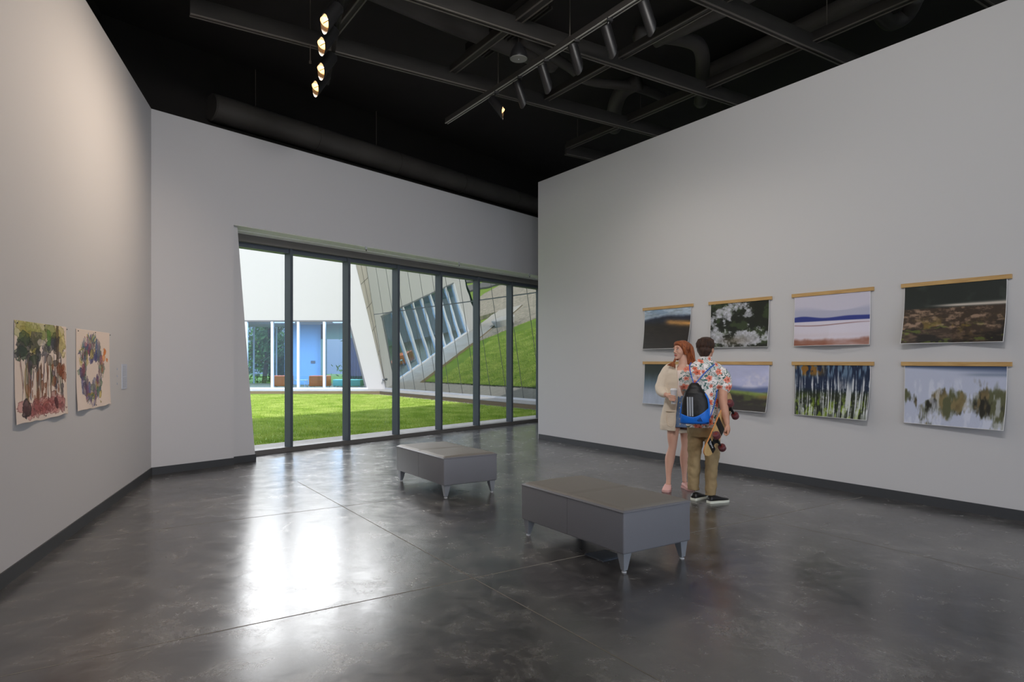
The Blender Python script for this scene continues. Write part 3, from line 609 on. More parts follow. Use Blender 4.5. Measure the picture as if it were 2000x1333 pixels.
def sheet(name, parent, kind, w, h, curl, border=.0, nx=320, ny=204, wav=0.):
    """sheet in local space: x right, z down from 0, y towards the room is negative"""
    I, nx, ny = art(kind, nx, ny)
    if border:
        X, Y = np.meshgrid(np.linspace(0, 1, nx), np.linspace(0, 1, ny)); e_ = np.minimum(np.minimum(X, 1-X)*w, (1-Y)*h)
        I = mixc(I, (.92, .92, .93), (e_ < border).astype(float))
    lin = np.where(I <= .04045, I/12.92, ((I+.055)/1.055)**2.4)
    co_ = np.zeros((ny, nx, 3)); X, Y = np.meshgrid(np.linspace(0, 1, nx), np.linspace(0, 1, ny))
    co_[..., 0] = X*w; co_[..., 2] = -Y*h; co_[..., 1] = -curl(X, Y)
    if wav: co_[..., 2] += wav*sm(Y, .9, 1)*(np.sin(X*9)+.5*np.sin(X*23)); co_[..., 1] -= .004*(1+np.sin(X*11))*sm(Y, .7, 1)
    idx = np.arange(nx*ny).reshape(ny, nx); q = np.stack([idx[:-1, :-1], idx[1:, :-1], idx[1:, 1:], idx[:-1, 1:]], -1).reshape(-1, 4)
    me = bpy.data.meshes.new(name); me.from_pydata(co_.reshape(-1, 3).tolist(), [], q.tolist()); me.materials.append(M['ink'])
    at_ = me.color_attributes.new('ink', 'FLOAT_COLOR', 'POINT'); c4 = np.ones((nx*ny, 4), np.float32); c4[:, :3] = lin.reshape(-1, 3); at_.data.foreach_set('color', c4.ravel())
    me.polygons.foreach_set('use_smooth', [True]*len(me.polygons))
    o = bpy.data.objects.new(name, me); C.objects.link(o); o.parent = parent
    sd = o.modifiers.new('thickness', 'SOLIDIFY'); sd.thickness = .0008; sd.offset = 1
    return o
def wall_s(u):                                          # distance back from the wall's free end
    k = (u-1000)/F; return (RW0.x - k*RW0.y)/(a.x - k*a.y)
rows_ = [(2.318, .6), (1.488, .608)]
lab = [['dark print with a golden patch, upper row left, above the woman', 'print of white foam over dark water, upper row, right of the young man’s head', 'print of pale shore with a blue band, upper row third', 'print of brown grasses under a dark band, upper row far right'],
       ['misty grey-blue print partly hidden behind the woman', 'print of lavender sky over a dark field, behind the skateboard', 'print of white birch trunks on dark blue and green, lower row', 'print of blurred white and mossy shapes, lower row far right']]
curls = [[lambda X, Y: .010 + Y*Y*(.045 + .05*X), lambda X, Y: .010 + Y*Y*(.02 + .015*np.abs(X-.5)*2), lambda X, Y: .010 + Y*Y*(.07 - .05*np.abs(X-.5)*2), lambda X, Y: .012 + Y*Y*(.02 + .07*np.abs(X-.5)*2)],
         [lambda X, Y: .010 + Y*Y*.05, lambda X, Y: .010 + Y*Y*(.02+.06*X), lambda X, Y: .010 + Y*Y*(.01 + .075*X), lambda X, Y: .010 + Y*Y*(.02 + .07*X)]]
starts = [1257.5, 1386, 1548.6, 1762]
for r_ in (0, 1):
    for c_ in range(4):
        s0 = abs(wall_s(starts[c_])); org = RW0 - a*s0; top, hh = rows_[r_]
        t = thing('hanging_print', lab[r_][c_], 'print', org + Vector((0, 0, top)), math.atan2(-a.y, -a.x), 'prints hung from oak rails')
        # local x runs along -a (to the right in the picture), local -y points into the room
        bm = B(); box(bm, 0, 1.0, -.028, -.004, -.042, 0); bevel(obj('hanger_rail', bm, 'wood', t), .0015)
        sheet('print_sheet', t, r_*4+c_, .93, hh, curls[r_][c_], .004).location = (.033, -.006, -.040)
# watercolours on the left wall
nlr = -nl
for (u, k_, lb) in ((26.5, 8, 'watercolour nearest the viewer with long dark drips and a red base'), (147.4, 9, 'ring-shaped splash watercolour to the right of the dripping one')):
    k = (u-1000)/F; q = (LC.x - k*LC.y)/(l.x - k*l.y); org = LC - l*q
    t = thing('watercolour', lb, 'painting', org + Vector((0, 0, 1.782)), math.atan2(l.y, l.x), 'watercolours pinned on the left wall')
    bm = None; sh = sheet('paper_sheet', t, k_, 1.04, .727, (lambda X, Y: .004 + .010*(Y**3)*(1+np.sin(X*9))), 0, 340, 240, .006)
    sh.rotation_euler = (0, 0, 0)
    for (x, z) in ((.02, -.02), (.52, -.015), (1.02, -.02), (.02, -.70), (1.02, -.70), (.55, -.705)):
        bm = B(); ball(bm, (x, -.016, z), (.006, .004, .006), 6); obj('pin', bm, 'pin', t)
def lw(u, v):
    k = (u-1000)/F; q = (LC.x - k*LC.y)/(l.x - k*l.y); p_ = LC - l*q; p_.z = EYE - (v-HOR)*p_.y/F; return p_
p_ = lw(237.5, 711.7); t = thing('wall_label', 'pale blue-grey text card right of the watercolours', 'label', p_, math.atan2(l.y, l.x))
bm = B(); box(bm, 0, .21, -.006, 0, -.275, 0); obj('card', bm, 'card', t)
bm = B()
for k in range(13):
    if k != 6: box(bm, .02, .02 + .17*(.8 + .2*random.random()), -.0066, -.006, -.03 - k*.0185, -.024 - k*.0185)
obj('printed_lines', bm, 'cardtext', t)
for (v, w_) in ((721.5, 'topmost'), (735.5, 'middle'), (750, 'lowest')):
    bm = B(); ball(bm, (0, -.003, 0), (.012, .003, .006), 6); box(bm, -.004, .004, -.005, 0, -.010, .012); o = obj('wall_marker', bm, 'cardtext'); o.location = lw(228.5, v); o.rotation_euler = (0, 0, math.atan2(l.y, l.x))
    tag(o, w_ + ' of three tiny grey markers beside the text card', 'marker', 'tiny markers on the left wall')
# ------------------------------------------------------------------ world and sun
w = bpy.data.worlds.new('hazy sky'); bpy.context.scene.world = w; w.use_nodes = True; nt = w.node_tree; bg = nt.nodes['Background']
tc = nt.nodes.new('ShaderNodeTexCoord'); sp_ = nt.nodes.new('ShaderNodeSeparateXYZ'); r = nt.nodes.new('ShaderNodeValToRGB')
nt.links.new(tc.outputs['Generated'], sp_.inputs[0]); nt.links.new(sp_.outputs['Z'], r.inputs['Fac'])
el = r.color_ramp.elements; el[0].position = 0; el[0].color = (.62, .72, .86, 1); el[1].position = .75; el[1].color = (.30, .45, .80, 1)
k = el.new(.12); k.color = (.85, .93, 1.0, 1); k = el.new(.40); k.color = (.80, .88, 1.0, 1)
cn = nt.nodes.new('ShaderNodeTexNoise'); cn.inputs['Scale'].default_value = 3; cn.inputs['Detail'].default_value = 5; cr = nt.nodes.new('ShaderNodeMapRange'); cr.inputs['From Min'].default_value = .45; cr.inputs['From Max'].default_value = .7
nt.links.new(tc.outputs['Generated'], cn.inputs['Vector']); nt.links.new(cn.outputs['Fac'], cr.inputs['Value'])
mx = nt.nodes.new('ShaderNodeMixRGB'); mx.inputs[2].default_value = (1.1, 1.1, 1.1, 1); nt.links.new(cr.outputs[0], mx.inputs[0]); nt.links.new(r.outputs['Color'], mx.inputs[1])
# unseen bright sky added over the far buildings for floor glare
vm = nt.nodes.new('ShaderNodeVectorMath'); vm.operation = 'DOT_PRODUCT'; vm.inputs[1].default_value = Vector((-.33, .88, .33)).normalized(); nt.links.new(tc.outputs['Generated'], vm.inputs[0])
m1 = nt.nodes.new('ShaderNodeMapRange'); m1.interpolation_type = 'SMOOTHSTEP'; m1.inputs['From Min'].default_value = .70; m1.inputs['From Max'].default_value = .95; m1.inputs['To Max'].default_value = SKY_FILL_FRONT; nt.links.new(vm.outputs['Value'], m1.inputs['Value'])
m2 = nt.nodes.new('ShaderNodeMapRange'); m2.interpolation_type = 'SMOOTHSTEP'; m2.inputs['From Min'].default_value = .11; m2.inputs['From Max'].default_value = .16; nt.links.new(sp_.outputs['Z'], m2.inputs['Value'])
m3 = nt.nodes.new('ShaderNodeMath'); m3.operation = 'MULTIPLY'; nt.links.new(m1.outputs[0], m3.inputs[0]); nt.links.new(m2.outputs[0], m3.inputs[1])
# glow added to the sky behind the viewer, fill through the rear window
vg = nt.nodes.new('ShaderNodeVectorMath'); vg.operation = 'DOT_PRODUCT'; vg.inputs[1].default_value = Vector((.45, -.85, .40)).normalized(); nt.links.new(tc.outputs['Generated'], vg.inputs[0])
g1 = nt.nodes.new('ShaderNodeMapRange'); g1.interpolation_type = 'SMOOTHSTEP'; g1.inputs['From Min'].default_value = .55; g1.inputs['From Max'].default_value = 1.0; g1.inputs['To Max'].default_value = SKY_FILL_BACK; nt.links.new(vg.outputs['Value'], g1.inputs['Value'])
g2 = nt.nodes.new('ShaderNodeVectorMath'); g2.operation = 'SCALE'; g2.inputs[0].default_value = (.86, .92, 1.05); nt.links.new(g1.outputs[0], g2.inputs['Scale'])
ad = nt.nodes.new('ShaderNodeVectorMath'); ad.operation = 'ADD'; nt.links.new(mx.outputs[0], ad.inputs[0]); nt.links.new(m3.outputs[0], ad.inputs[1])
ad2 = nt.nodes.new('ShaderNodeVectorMath'); ad2.operation = 'ADD'; nt.links.new(ad.outputs[0], ad2.inputs[0]); nt.links.new(g2.outputs[0], ad2.inputs[1])
nt.links.new(ad2.outputs[0], bg.inputs['Color']); bg.inputs['Strength'].default_value = SKY
sl = bpy.data.lights.new('sun', 'SUN'); sl.energy = SUN; sl.angle = math.radians(.6); sl.color = (1, .96, .92)
so = bpy.data.objects.new('sun', sl); C.objects.link(so); sd = Vector((-.46, .89, 0)).normalized()*math.cos(math.radians(42)) - Vector((0, 0, math.sin(math.radians(42))))
so.rotation_euler = sd.to_track_quat('-Z', 'Y').to_euler(); so.location = (0, -5, 20)

# ------------------------------------------------------------------ courtyard ground
YF = 33.0; YC = 31.1
phi = math.radians(54.0); th = math.radians(9.8)
mb = Vector((math.cos(phi), -math.sin(phi), 0)); mn = Vector((-math.sin(phi), -math.cos(phi), 0)); MA = Vector((-6.30, YF, .08))
mm = Vector((0, 0, math.cos(th))) + mn*math.sin(th)
# where the leaning glass building meets the gallery's outer wall
den = mb.x*e.y - mb.y*e.x; Q = W(0, 1.0, 0); tM = ((Q.x-MA.x)*e.y - (Q.y-MA.y)*e.x)/den
GZ = -.06
def poly(bm, pts, z0, z1): prism(bm, [(x, y, z0) for x, y in pts], [(x, y, z1) for x, y in pts])
bm = B(); poly(bm, [(-90, -12), (40, -12), (40, 90), (-90, 90)], -.5, -.32); struct('ground_1', bm, 'grass', 'wide green lawn around the buildings')
c0 = W(-6, 1.9, 0); c1 = W(20, 1.9, 0)
gA = MA + mn*1.55; gB = gA + mb*(tM)
lawn = [(c0.x, c0.y), (c1.x, c1.y), (gB.x+1, gB.y-1), (gA.x, gA.y)]
# corner where the far walkway meets the one under the leaning glass
tt = (gA.y - YC)/ -mb.y if mb.y else 0
ci = gA + mb*((YC-gA.y)/mb.y)
hit = gA + mb*(tM-1.5)
lawn = [(-24, 6), (c0.x, c0.y), (c1.x, c1.y), (hit.x, hit.y), (ci.x, ci.y), (-14.5, YC), (-21, 26.6), (-26, 23)]
bm = B(); poly(bm, lawn, -.3, GZ); struct('lawn_1', bm, 'grass', 'green courtyard lawn, half sunlit and half shaded')
# concrete strip beside the window
bm = B(); P = [W(-6, .95, 0), W(20, .95, 0), W(20, 1.88, 0), W(-6, 1.88, 0)]; prism(bm, [x - Vector((0, 0, .3)) for x in P], [x - Vector((0, 0, .01)) for x in P])
P = [W(-6, .70, 0), W(20, .70, 0), W(20, .97, 0), W(-6, .97, 0)]; prism(bm, [x - Vector((0, 0, .3)) for x in P], [x - Vector((0, 0, -.02)) for x in P])
struct('path_1', bm, 'concrete', 'pale concrete strip outside the window')
# walkway along the two far buildings
z1 = .08
bm = B(); wf = MA + mn*1.05; wi = wf + mb*((YC-wf.y)/mb.y); we = wf + mb*(tM-.5)
poly(bm, [(-26, YC), (wi.x, YC), (we.x, we.y), (MA.x + mb.x*tM, MA.y + mb.y*tM), (MA.x, MA.y), (-26, YF)], -.2, z1-.02)
poly(bm, [(-26, YC-.03), (wi.x, YC-.03), (we.x-.02, we.y-.02), (MA.x + mb.x*tM, MA.y + mb.y*tM), (MA.x, MA.y), (-26, YF)], z1-.02, z1)
struct('path_2', bm, 'concrete', 'sunlit pale walkway under the far buildings')
bm = B(); d_ = .05
poly(bm, [(-26, YC-.02), (wi.x, YC-.02), (wi.x, YC), (-26, YC)], -.25, z1-.03)
cb = [wi - mn*0, we - mn*0]; prism(bm, [cb[0] + Vector((0, 0, -.3)), cb[1] + Vector((0, 0, -.3)), cb[1] + mn*.02 + Vector((0, 0, -.3)), cb[0] + mn*.02 + Vector((0, 0, -.3))], [cb[0] + Vector((0, 0, -.03)), cb[1] + Vector((0, 0, -.03)), cb[1] + mn*.02 + Vector((0, 0, -.03)), cb[0] + mn*.02 + Vector((0, 0, -.03))])
struct('curb_1', bm, 'curb', 'curb face below the walkway, its shade put into the tan')  # shade on the curb front is put into its brown colour
# gravel bed between lawn and the leaning building's walkway
bm = B(); gr = [wi + mn*.02, we + mn*.02, hit, ci]
prism(bm, [Vector((p.x, p.y, -.35)) for p in gr], [Vector((p.x, p.y, -.10)) for p in gr]); struct('soil_1', bm, 'soil', 'dark planting bed at the foot of the walkway')
bm = B(); rng = random.Random(5)
for _ in range(2600):
    f1 = rng.random(); f2 = rng.random(); p = (gr[0]*(1-f1) + gr[1]*f1)*(1-f2) + (gr[3]*(1-f1) + gr[2]*f1)*f2
    r_ = rng.uniform(.012, .03); c_ = Vector((p.x, p.y, -.09)); v_ = [bm.verts.new(c_ + Vector((math.cos(q)*r_*rng.uniform(.7, 1.2), math.sin(q)*r_*rng.uniform(.7, 1.2), 0))) for q in (0, 1.25, 2.5, 3.75, 5)]
    tp_ = bm.verts.new(c_ + Vector((0, 0, r_*.9)))
    for i in range(5): bm.faces.new((v_[i], v_[(i+1) % 5], tp_))
tag(obj('gravel', bm, 'gravel'), 'pale river pebbles in the dark bed by the leaning glass building', 'gravel', None, 'stuff')
# grass blades
def blades(name, pts_fn, n, h, label):
    rs = np.random.RandomState(3); P = pts_fn(rs, n); m_ = len(P); hh = rs.uniform(.6, 1.2, m_)*h; an = rs.uniform(0, 6.28, m_); ln = rs.uniform(-.03, .03, (m_, 2)); wd = rs.uniform(.006, .012, m_)
    V = np.zeros((m_, 3, 3)); V[:, 0, :2] = P + np.stack([np.cos(an)*wd, np.sin(an)*wd], 1); V[:, 1, :2] = P - np.stack([np.cos(an)*wd, np.sin(an)*wd], 1); V[:, 2, :2] = P + ln
    V[:, 0, 2] = GZ-.01; V[:, 1, 2] = GZ-.01; V[:, 2, 2] = GZ + hh
    me = bpy.data.meshes.new(name); me.vertices.add(m_*3); me.vertices.foreach_set('co', V.ravel()); me.loops.add(m_*3); me.loops.foreach_set('vertex_index', np.arange(m_*3)); me.polygons.add(m_)
    me.polygons.foreach_set('loop_start', np.arange(m_)*3); me.polygons.foreach_set('loop_total', np.full(m_, 3)); me.update(); me.validate(); me.materials.append(M['blade'])
    o = bpy.data.objects.new(name, me); C.objects.link(o); tag(o, label, 'grass', None, 'stuff')
def inside(P, poly_):
    x, y = P[:, 0], P[:, 1]; r_ = np.zeros(len(P), bool); j = len(poly_)-1
    for i in range(len(poly_)):
        xi, yi = poly_[i]; xj, yj = poly_[j]; c_ = ((yi > y) != (yj > y)) & (x < (xj-xi)*(y-yi)/(yj-yi+1e-9)+xi); r_ ^= c_; j = i
    return r_
def lawn_pts(rs, n):
    P = np.stack([rs.uniform(-15, 6, n*2), rs.uniform(9, 30, n*2)], 1); return P[inside(P, lawn)]
blades('grass', lawn_pts, 210000, .045, 'short green grass of the courtyard lawn')

# plaza, street and hedge seen mirrored in the leaning glass
bm = B(); poly(bm, [(-26, 22.9), (-21, 26.55), (-14.6, YC-.05), (-14.6, YC), (-26, YC), (-26, 40), (-48, 40), (-48, 12), (-26, 12)], -.3, .0); struct('plaza_1', bm, 'paving', 'wavy stone plaza paving left of the lawn')
bm = B(); poly(bm, [(-60, 0), (-52, 0), (-52, 60), (-60, 60)], -.3, -.1); struct('road_1', bm, 'asphalt', 'grey street beyond the plaza')
bm = B(); poly(bm, [(-80, 0), (-66, 0), (-66, 60), (-80, 60)], -.3, -.05); struct('road_2', bm, 'asphalt', 'parking area beyond the street')
bm = B(); loft(bm, [((-18.6, 30.3, 0), (.62, 0, 0), (0, .62, 0)), ((-18.6, 30.3, .40), (.75, 0, 0), (0, .75, 0)), ((-18.6, 30.3, .46), (.73, 0, 0), (0, .73, 0))], 40)
tag(obj('round_bench', bm, 'white_stucco', None, False), 'round white seat on the plaza, seen mirrored in the leaning glass', 'seat')

M['fillwhite'] = mat('white fill panel', (1, 1, 1), .5, emit=((.9, .95, 1), 2))
# ------------------------------------------------------------------ far white building
HB = 7.7
bt = thing('white_building', 'white rendered building with a low band of windows tinted with sky reflection', 'building', (-12, YF, 0))
def part(name, bm, m, parent=bt, off=(-12, YF, 0), smooth=False):
    for v in bm.verts: v.co -= Vector(off)
    return obj(name, bm, m, parent, smooth)
zb, zt = .16, 3.50                                  # sill and head of the window band
xl = -18.6; xr0 = -8.16; xr1 = -7.30
bm = B()
prism(bm, [(-21, YF, 0), (-5.4, YF, 0), (-5.4, YF+.3, 0), (-21, YF+.3, 0)], [(-21, YF, .10), (-5.4, YF, .10), (-5.4, YF+.3, .10), (-21, YF+.3, .10)])
box(bm, -21, -5.4, YF, YF+.3, zt, HB); box(bm, -21, xl, YF, YF+.3, .1, zt)
prism(bm, [(xr1+.04, YF, .1), (-5.4, YF, .1), (-5.4, YF+.3, .1), (xr1+.04, YF+.3, .1)], [(xr0+.02, YF, zt), (-5.4, YF, zt), (-5.4, YF+.3, zt), (xr0+.02, YF+.3, zt)])
box(bm, -21, -20.7, YF, YF+8, 0, HB)
part('wall', bm, 'white_stucco')
bm = B(); box(bm, xl, xr1+.1, YF-.02, YF+.10, .08, zb); part('window_sill', bm, 'alu')
bm = B(); box(bm, xl, xr0+.1, YF-.02, YF+.10, zt-.06, zt+.02); part('window_head', bm, 'darkalu')
bm = B(); prism(bm, [(xr1-.04, YF-.03, zb), (xr1+.04, YF-.03, zb), (xr1+.04, YF+.1, zb), (xr1-.04, YF+.1, zb)], [(xr0-.04, YF-.03, zt), (xr0+.04, YF-.03, zt), (xr0+.04, YF+.1, zt), (xr0-.04, YF+.1, zt)]); part('window_jamb', bm, 'darkalu')
xs = [x for x in [-18.6] + [-9.38 - 1.30*k for k in range(7, -1, -1)] if x >= -18.6]
for x in xs:
    bm = B(); box(bm, x-.055, x+.055, YF-.05, YF+.12, zb, zt-.05); part('mullion', bm, 'alu')
for x0, x1 in zip(xs, xs[1:]):
    bm = B(); box(bm, x0+.05, x1-.05, YF+.04, YF+.05, zb, zt-.05); part('pane', bm, 'tintpane')
bm = B(); x0 = xs[-1]+.05; prism(bm, [(x0, YF+.04, zb), (xr1, YF+.04, zb), (xr1, YF+.05, zb), (x0, YF+.05, zb)], [(x0, YF+.04, zt-.05), (xr0, YF+.04, zt-.05), (xr0, YF+.05, zt-.05), (x0, YF+.05, zt-.05)]); part('pane', bm, 'tintpane')
# its lounge: floor, ceiling, side and back walls
bm = B(); box(bm, -20.7, -5.4, YF+.3, YF+8, 0, .10); part('lounge_floor', bm, 'curb')
bm = B(); box(bm, -20.7, -5.4, YF+.3, YF+8, zt+.1, zt+.3); part('lounge_ceiling', bm, 'white_stucco')
bm = B(); box(bm, -13.3, -10.9, YF+5.6, YF+5.8, .1, zt+.1); part('lounge_wall', bm, 'bluewall')
bm = B(); box(bm, -11.0, -5.4, YF+5.0, YF+5.2, 2.75, zt+.1); part('lounge_soffit', bm, 'olivewall')
bm = B(); box(bm, -5.6, -5.4, YF+.3, YF+8, .1, zt+.1); box(bm, -11.0, -10.85, YF+5.0, YF+5.7, .1, zt+.1); part('lounge_wall', bm, 'olivewall')
bm = B()
for i in range(26):
    x = -9.6 + i*.15; cyl(bm, (x, YF+4.9 + .03*(i % 2), .1), (x, YF+4.9 + .03*(i % 2), 2.8), .085, 8)
part('curtain', bm, 'navy')
bm = B(); box(bm, -11.75, -11.5, YF+5.55, YF+5.6, 1.35, 1.5); part('wall_panel', bm, 'darkalu')
for x in (-19, -17.5, -16, -14.6, -13.3):
    bm = B(); box(bm, x-.04, x+.04, YF+7.9, YF+8.0, .1, zt+.1); part('rear_mullion', bm, 'alu')
for x in (-15.5, -12.2, -8.9):  # glowing panels and area lights added to brighten the lounge
    bm = B(); box(bm, x-.6, x+.6, YF+2.0, YF+2.3, zt+.02, zt+.08); part('fill_panel', bm, M['fillwhite'])
    la = bpy.data.lights.new('lounge fill', 'AREA'); la.shape = 'RECTANGLE'; la.size = 1.2; la.size_y = .3; la.energy = LOUNGE; la.color = (.85, .93, 1)
    lo = bpy.data.objects.new('lounge_fill_light', la); C.objects.link(lo); lo.location = (x+12, 2.15, zt+.01); lo.parent = bt
def seat_block(x, y, wx, wy, h, m, label, name):
    t = thing(name, label, 'seat', (x, y, .10), 0, 'coloured lounge ottomans')
    bm = B(); box(bm, -wx/2, wx/2, -wy/2, wy/2, .07, h); bevel(obj('cushion', bm, m, t, True), .04, 3)
    for sx in (-1, 1):
        for sy in (-1, 1): bm = B(); cyl(bm, (sx*(wx/2-.08), sy*(wy/2-.08), 0), (sx*(wx/2-.08), sy*(wy/2-.08), .075), .02, 8); obj('leg', bm, 'alu', t)
seat_block(-12.05, YF+1.6, .95, .8, .62, 'orange', 'orange lounge seat on the left behind the blue-looking windows', 'ottoman')
seat_block(-10.05, YF+1.6, .95, .8, .62, 'orange', 'orange lounge seat on the right behind the blue-looking windows', 'ottoman')
seat_block(-8.6, YF+1.7, 1.45, .8, .42, 'mint', 'long mint green lounge bench beside the slanted window edge', 'ottoman_bench')
t = thing('side_table', 'small cream side table between the two orange seats', 'table', (-11.05, YF+1.6, .10))
bm = B(); box(bm, -.29, .29, -.25, .25, .37, .40); obj('table_top', bm, 'tablewhite', t)
for sx in (-.26, .26):
    for sy in (-.22, .22): bm = B(); box(bm, sx-.015, sx+.015, sy-.015, sy+.015, 0, .37); obj('leg', bm, 'alu', t)

# ------------------------------------------------------------------ leaning glass building
gb = thing('glass_building', 'leaning curtain-wall building mirroring lawn and walkway', 'building', MA)
def MP(t, h, o=0.): return mb*t + mm*h + (mn*math.cos(th) - Vector((0, 0, math.sin(th))))*o
def mbox(bm, t0, t1, h0, h1, o0, o1): box(bm, t0, t1, h0, h1, o0, o1, lambda x, y, z: MP(x, y, z))
tend = tM - .6; HT = 8.4
step = 1.04; n_ = int(tend/step)
bm = B(); mbox(bm, -.05, tend, -.02, .07, -.10, .03); obj('base_rail', bm, 'alu', gb)
for k in range(n_+1):
    bm = B(); mbox(bm, k*step-.009, k*step+.009, .07, HT, .0, .006); obj('mullion', bm, 'thinmull', gb)
    for (h0, h1) in ((.07, 3.74), (3.78, HT)):
        bm = B(); mbox(bm, k*step+.012, min((k+1)*step-.012, tend), h0, h1, -.012, 0); obj('pane', bm, 'mirrorpane', gb)
bm = B(); mbox(bm, 0, tend, 3.74, 3.775, -.012, .01); obj('transom', bm, 'mull', gb)
bm = B(); mbox(bm, .9, tend, 0, HT, -.30, -.03); obj('inner_wall', bm, 'navy', gb)
# tan stone pier between the white wall and the glass
topL = Vector((-(304.4)/F*(YF-.05), YF-.05, 0)); 
def spier(h):                                 # outer edge runs from the foot up and to the left on the white wall's face
    return Vector((-6.24 - .245*h*1.0, YF-.04, h))
def g_at(h): return MA + MP(0, (h-.08)/math.cos(th), 0)
bm = B(); lo_, hi_ = .10, 8.2
prism(bm, [spier(lo_), g_at(lo_), g_at(lo_) - mb*.0 + Vector((.5, .3, 0)), spier(lo_) + Vector((.3, .04, 0))], [spier(hi_), g_at(hi_), g_at(hi_) + Vector((.9, .9, 0)), spier(hi_) + Vector((.6, .04, 0))])
for v in bm.verts: v.co -= MA
pier = obj('stone_pier', bm, 'stone', gb)
for h in (1.75, 2.95, 4.1, 5.3, 6.6):
    bm = B(); p, q = spier(h), g_at(h + .28); d = (q-p); nrm = Vector((d.y, -d.x, 0)).normalized()*.006
    prism(bm, [p + nrm*2, q + nrm*2, q - nrm, p - nrm], [x + Vector((0, 0, .018)) for x in (p + nrm*2, q + nrm*2, q - nrm, p - nrm)])
    for v in bm.verts: v.co -= MA
    obj('panel_joint', bm, 'joint', pier)
bm = B(); p0 = spier(.5)*.5 + g_at(.5)*.5; p1 = spier(6.8)*.5 + g_at(6.8)*.5; cyl(bm, p0 - MA + mn*.0 + Vector((0, -.01, 0)), p1 - MA + Vector((0, -.01, 0)), .008, 6); obj('panel_joint', bm, 'joint', pier)
for (h, f_) in ((.55, .35),):
    c_ = spier(h)*.5 + g_at(h)*.5 + Vector((-.02, -.10, 0)); t = thing('wall_lamp', 'small round metal lamp at the foot of the tan stone pier', 'lamp', c_)
    bm = B(); ball(bm, (0, 0, 0), .065, 10); obj('lamp_head', bm, 'darkalu', t, True); bm = B(); cyl(bm, (0, 0, 0), (.05, .12, 0), .02, 8); obj('arm', bm, 'darkalu', t)

# ------------------------------------------------------------------ trees beyond
def tree(loc, h, r, m, label, n=900, lean=0.0, seed=0, leaf=.12, up=False):
    rng = random.Random(seed); t = thing('tree', label, 'tree', loc, 0, None)
    bm = B(); tube(bm, [(0, 0, 0), (.1+lean*.2, 0, h*.35), (lean*.5, .05, h*.7), (lean*.9, 0, h*.95)], [h*.025, h*.02, h*.012, h*.005], 10)
    for k in range(7):
        an = rng.uniform(0, 6.28); z = h*rng.uniform(.3, .7); tube(bm, [(lean*z/h, 0, z), (lean*z/h + math.cos(an)*r*.4, math.sin(an)*r*.4, z + r*.35), (lean*z/h + math.cos(an)*r*.75, math.sin(an)*r*.75, z + r*.8)], [h*.01, h*.006, h*.003], 6)
    obj('trunk', bm, 'bark', t)
    bm = B(); cl = [(rng.uniform(-.8, .8)*r, rng.uniform(-.8, .8)*r, h*rng.uniform(.28, .95)) for _ in range(26)]
    for _ in range(n):
        c_ = rng.choice(cl); sc = (1 - .55*c_[2]/h); x = c_[0]*sc + lean*c_[2]/h + rng.gauss(0, r*.17); y = c_[1]*sc + rng.gauss(0, r*.17); z = c_[2] + rng.gauss(0, r*.2)
        p = Vector((x, y, z)); d1 = Vector((rng.uniform(-1, 1)+lean*.4, rng.uniform(-1, 1), rng.uniform(-.2, 1.6) if up else rng.uniform(-1, 1))).normalized(); d2 = d1.cross(Vector((rng.random(), rng.random(), rng.random()))).normalized()
        s_ = leaf*rng.uniform(.7, 1.5); q = [bm.verts.new(p + v_) for v_ in (-d1*s_*(1.6 if up else 1), d2*s_*.35, d1*s_*(1.6 if up else 1), -d2*s_*.35)]; bm.faces.new(q)
    obj('foliage', bm, m, t)
tree((-17.3, 46, -.32), 6.8, 1.5, 'leafdark', 'dark leaning conifer seen through the leftmost blue-looking windows', 1500, .9, 3, .13, True)
tree((-21.0, 56, -.32), 5.0, 3.0, 'leafgreen', 'low rounded green tree behind the dark conifer', 3000, 0, 8, .2)
tree((-15.9, 50.5, -.32), 5.6, 1.2, 'leafdark', 'second dark conifer, seen beside the hidden frame of the big window', 2600, 1.0, 5, .12, True)
tree((-12.6, 56, -.32), 4.0, 2.6, 'leafgreen', 'low green tree seen beside the navy curtain', 1800, 0, 15, .2)
tree((-15.6, 34.6+8.4, -.32), 2.2, .9, 'leafdark', 'bushy young conifer low behind the lounge', 1400, .7, 6, .09, True)
tree((-56, 32, -.3), 7, 2.6, 'leafgreen', 'street tree by the plaza, seen only mirrored in the leaning glass', 1800, 0, 11, .25)
tree((-58, 27, -.3), 7.5, 2.6, 'leafgreen', 'second street tree left of the plaza, mirrored in the leaning glass', 1800, 0, 12, .25)
# a bicycle parked outside behind the lounge
def bicycle(loc, label):
    t = thing('bicycle', label, 'bicycle', loc)
    for x in (-.52, .52):
        bm = B(); pts = [(x + .33*math.cos(q), 0, .34 + .33*math.sin(q)) for q in [i*PI/10 for i in range(21)]]; tube(bm, pts, .018, 6, hint=(0, 1, 0), rounded=False); obj('wheel', bm, 'bike', t)
    bm = B()
    for p, q in (((-.52, 0, .34), (-.12, 0, .32)), ((-.12, 0, .32), (-.22, 0, .85)), ((-.20, 0, .78), (.36, 0, .80)), ((-.12, 0, .32), (.38, 0, .74)), ((.52, 0, .34), (.34, 0, .95)), ((-.52, 0, .34), (-.2, 0, .78))): cyl(bm, p, q, .018, 6)
    obj('frame', bm, 'bike', t)
    bm = B(); cyl(bm, (.33, -.25, .97), (.33, .25, .97), .015, 6); obj('handlebar', bm, 'bike', t)
    bm = B(); ball(bm, (-.23, 0, .88), (.12, .06, .03), 8); obj('saddle', bm, 'bike', t)
bicycle((-16.2, 42.5, -.32), 'dark bicycle parked on the grass behind the lounge windows')
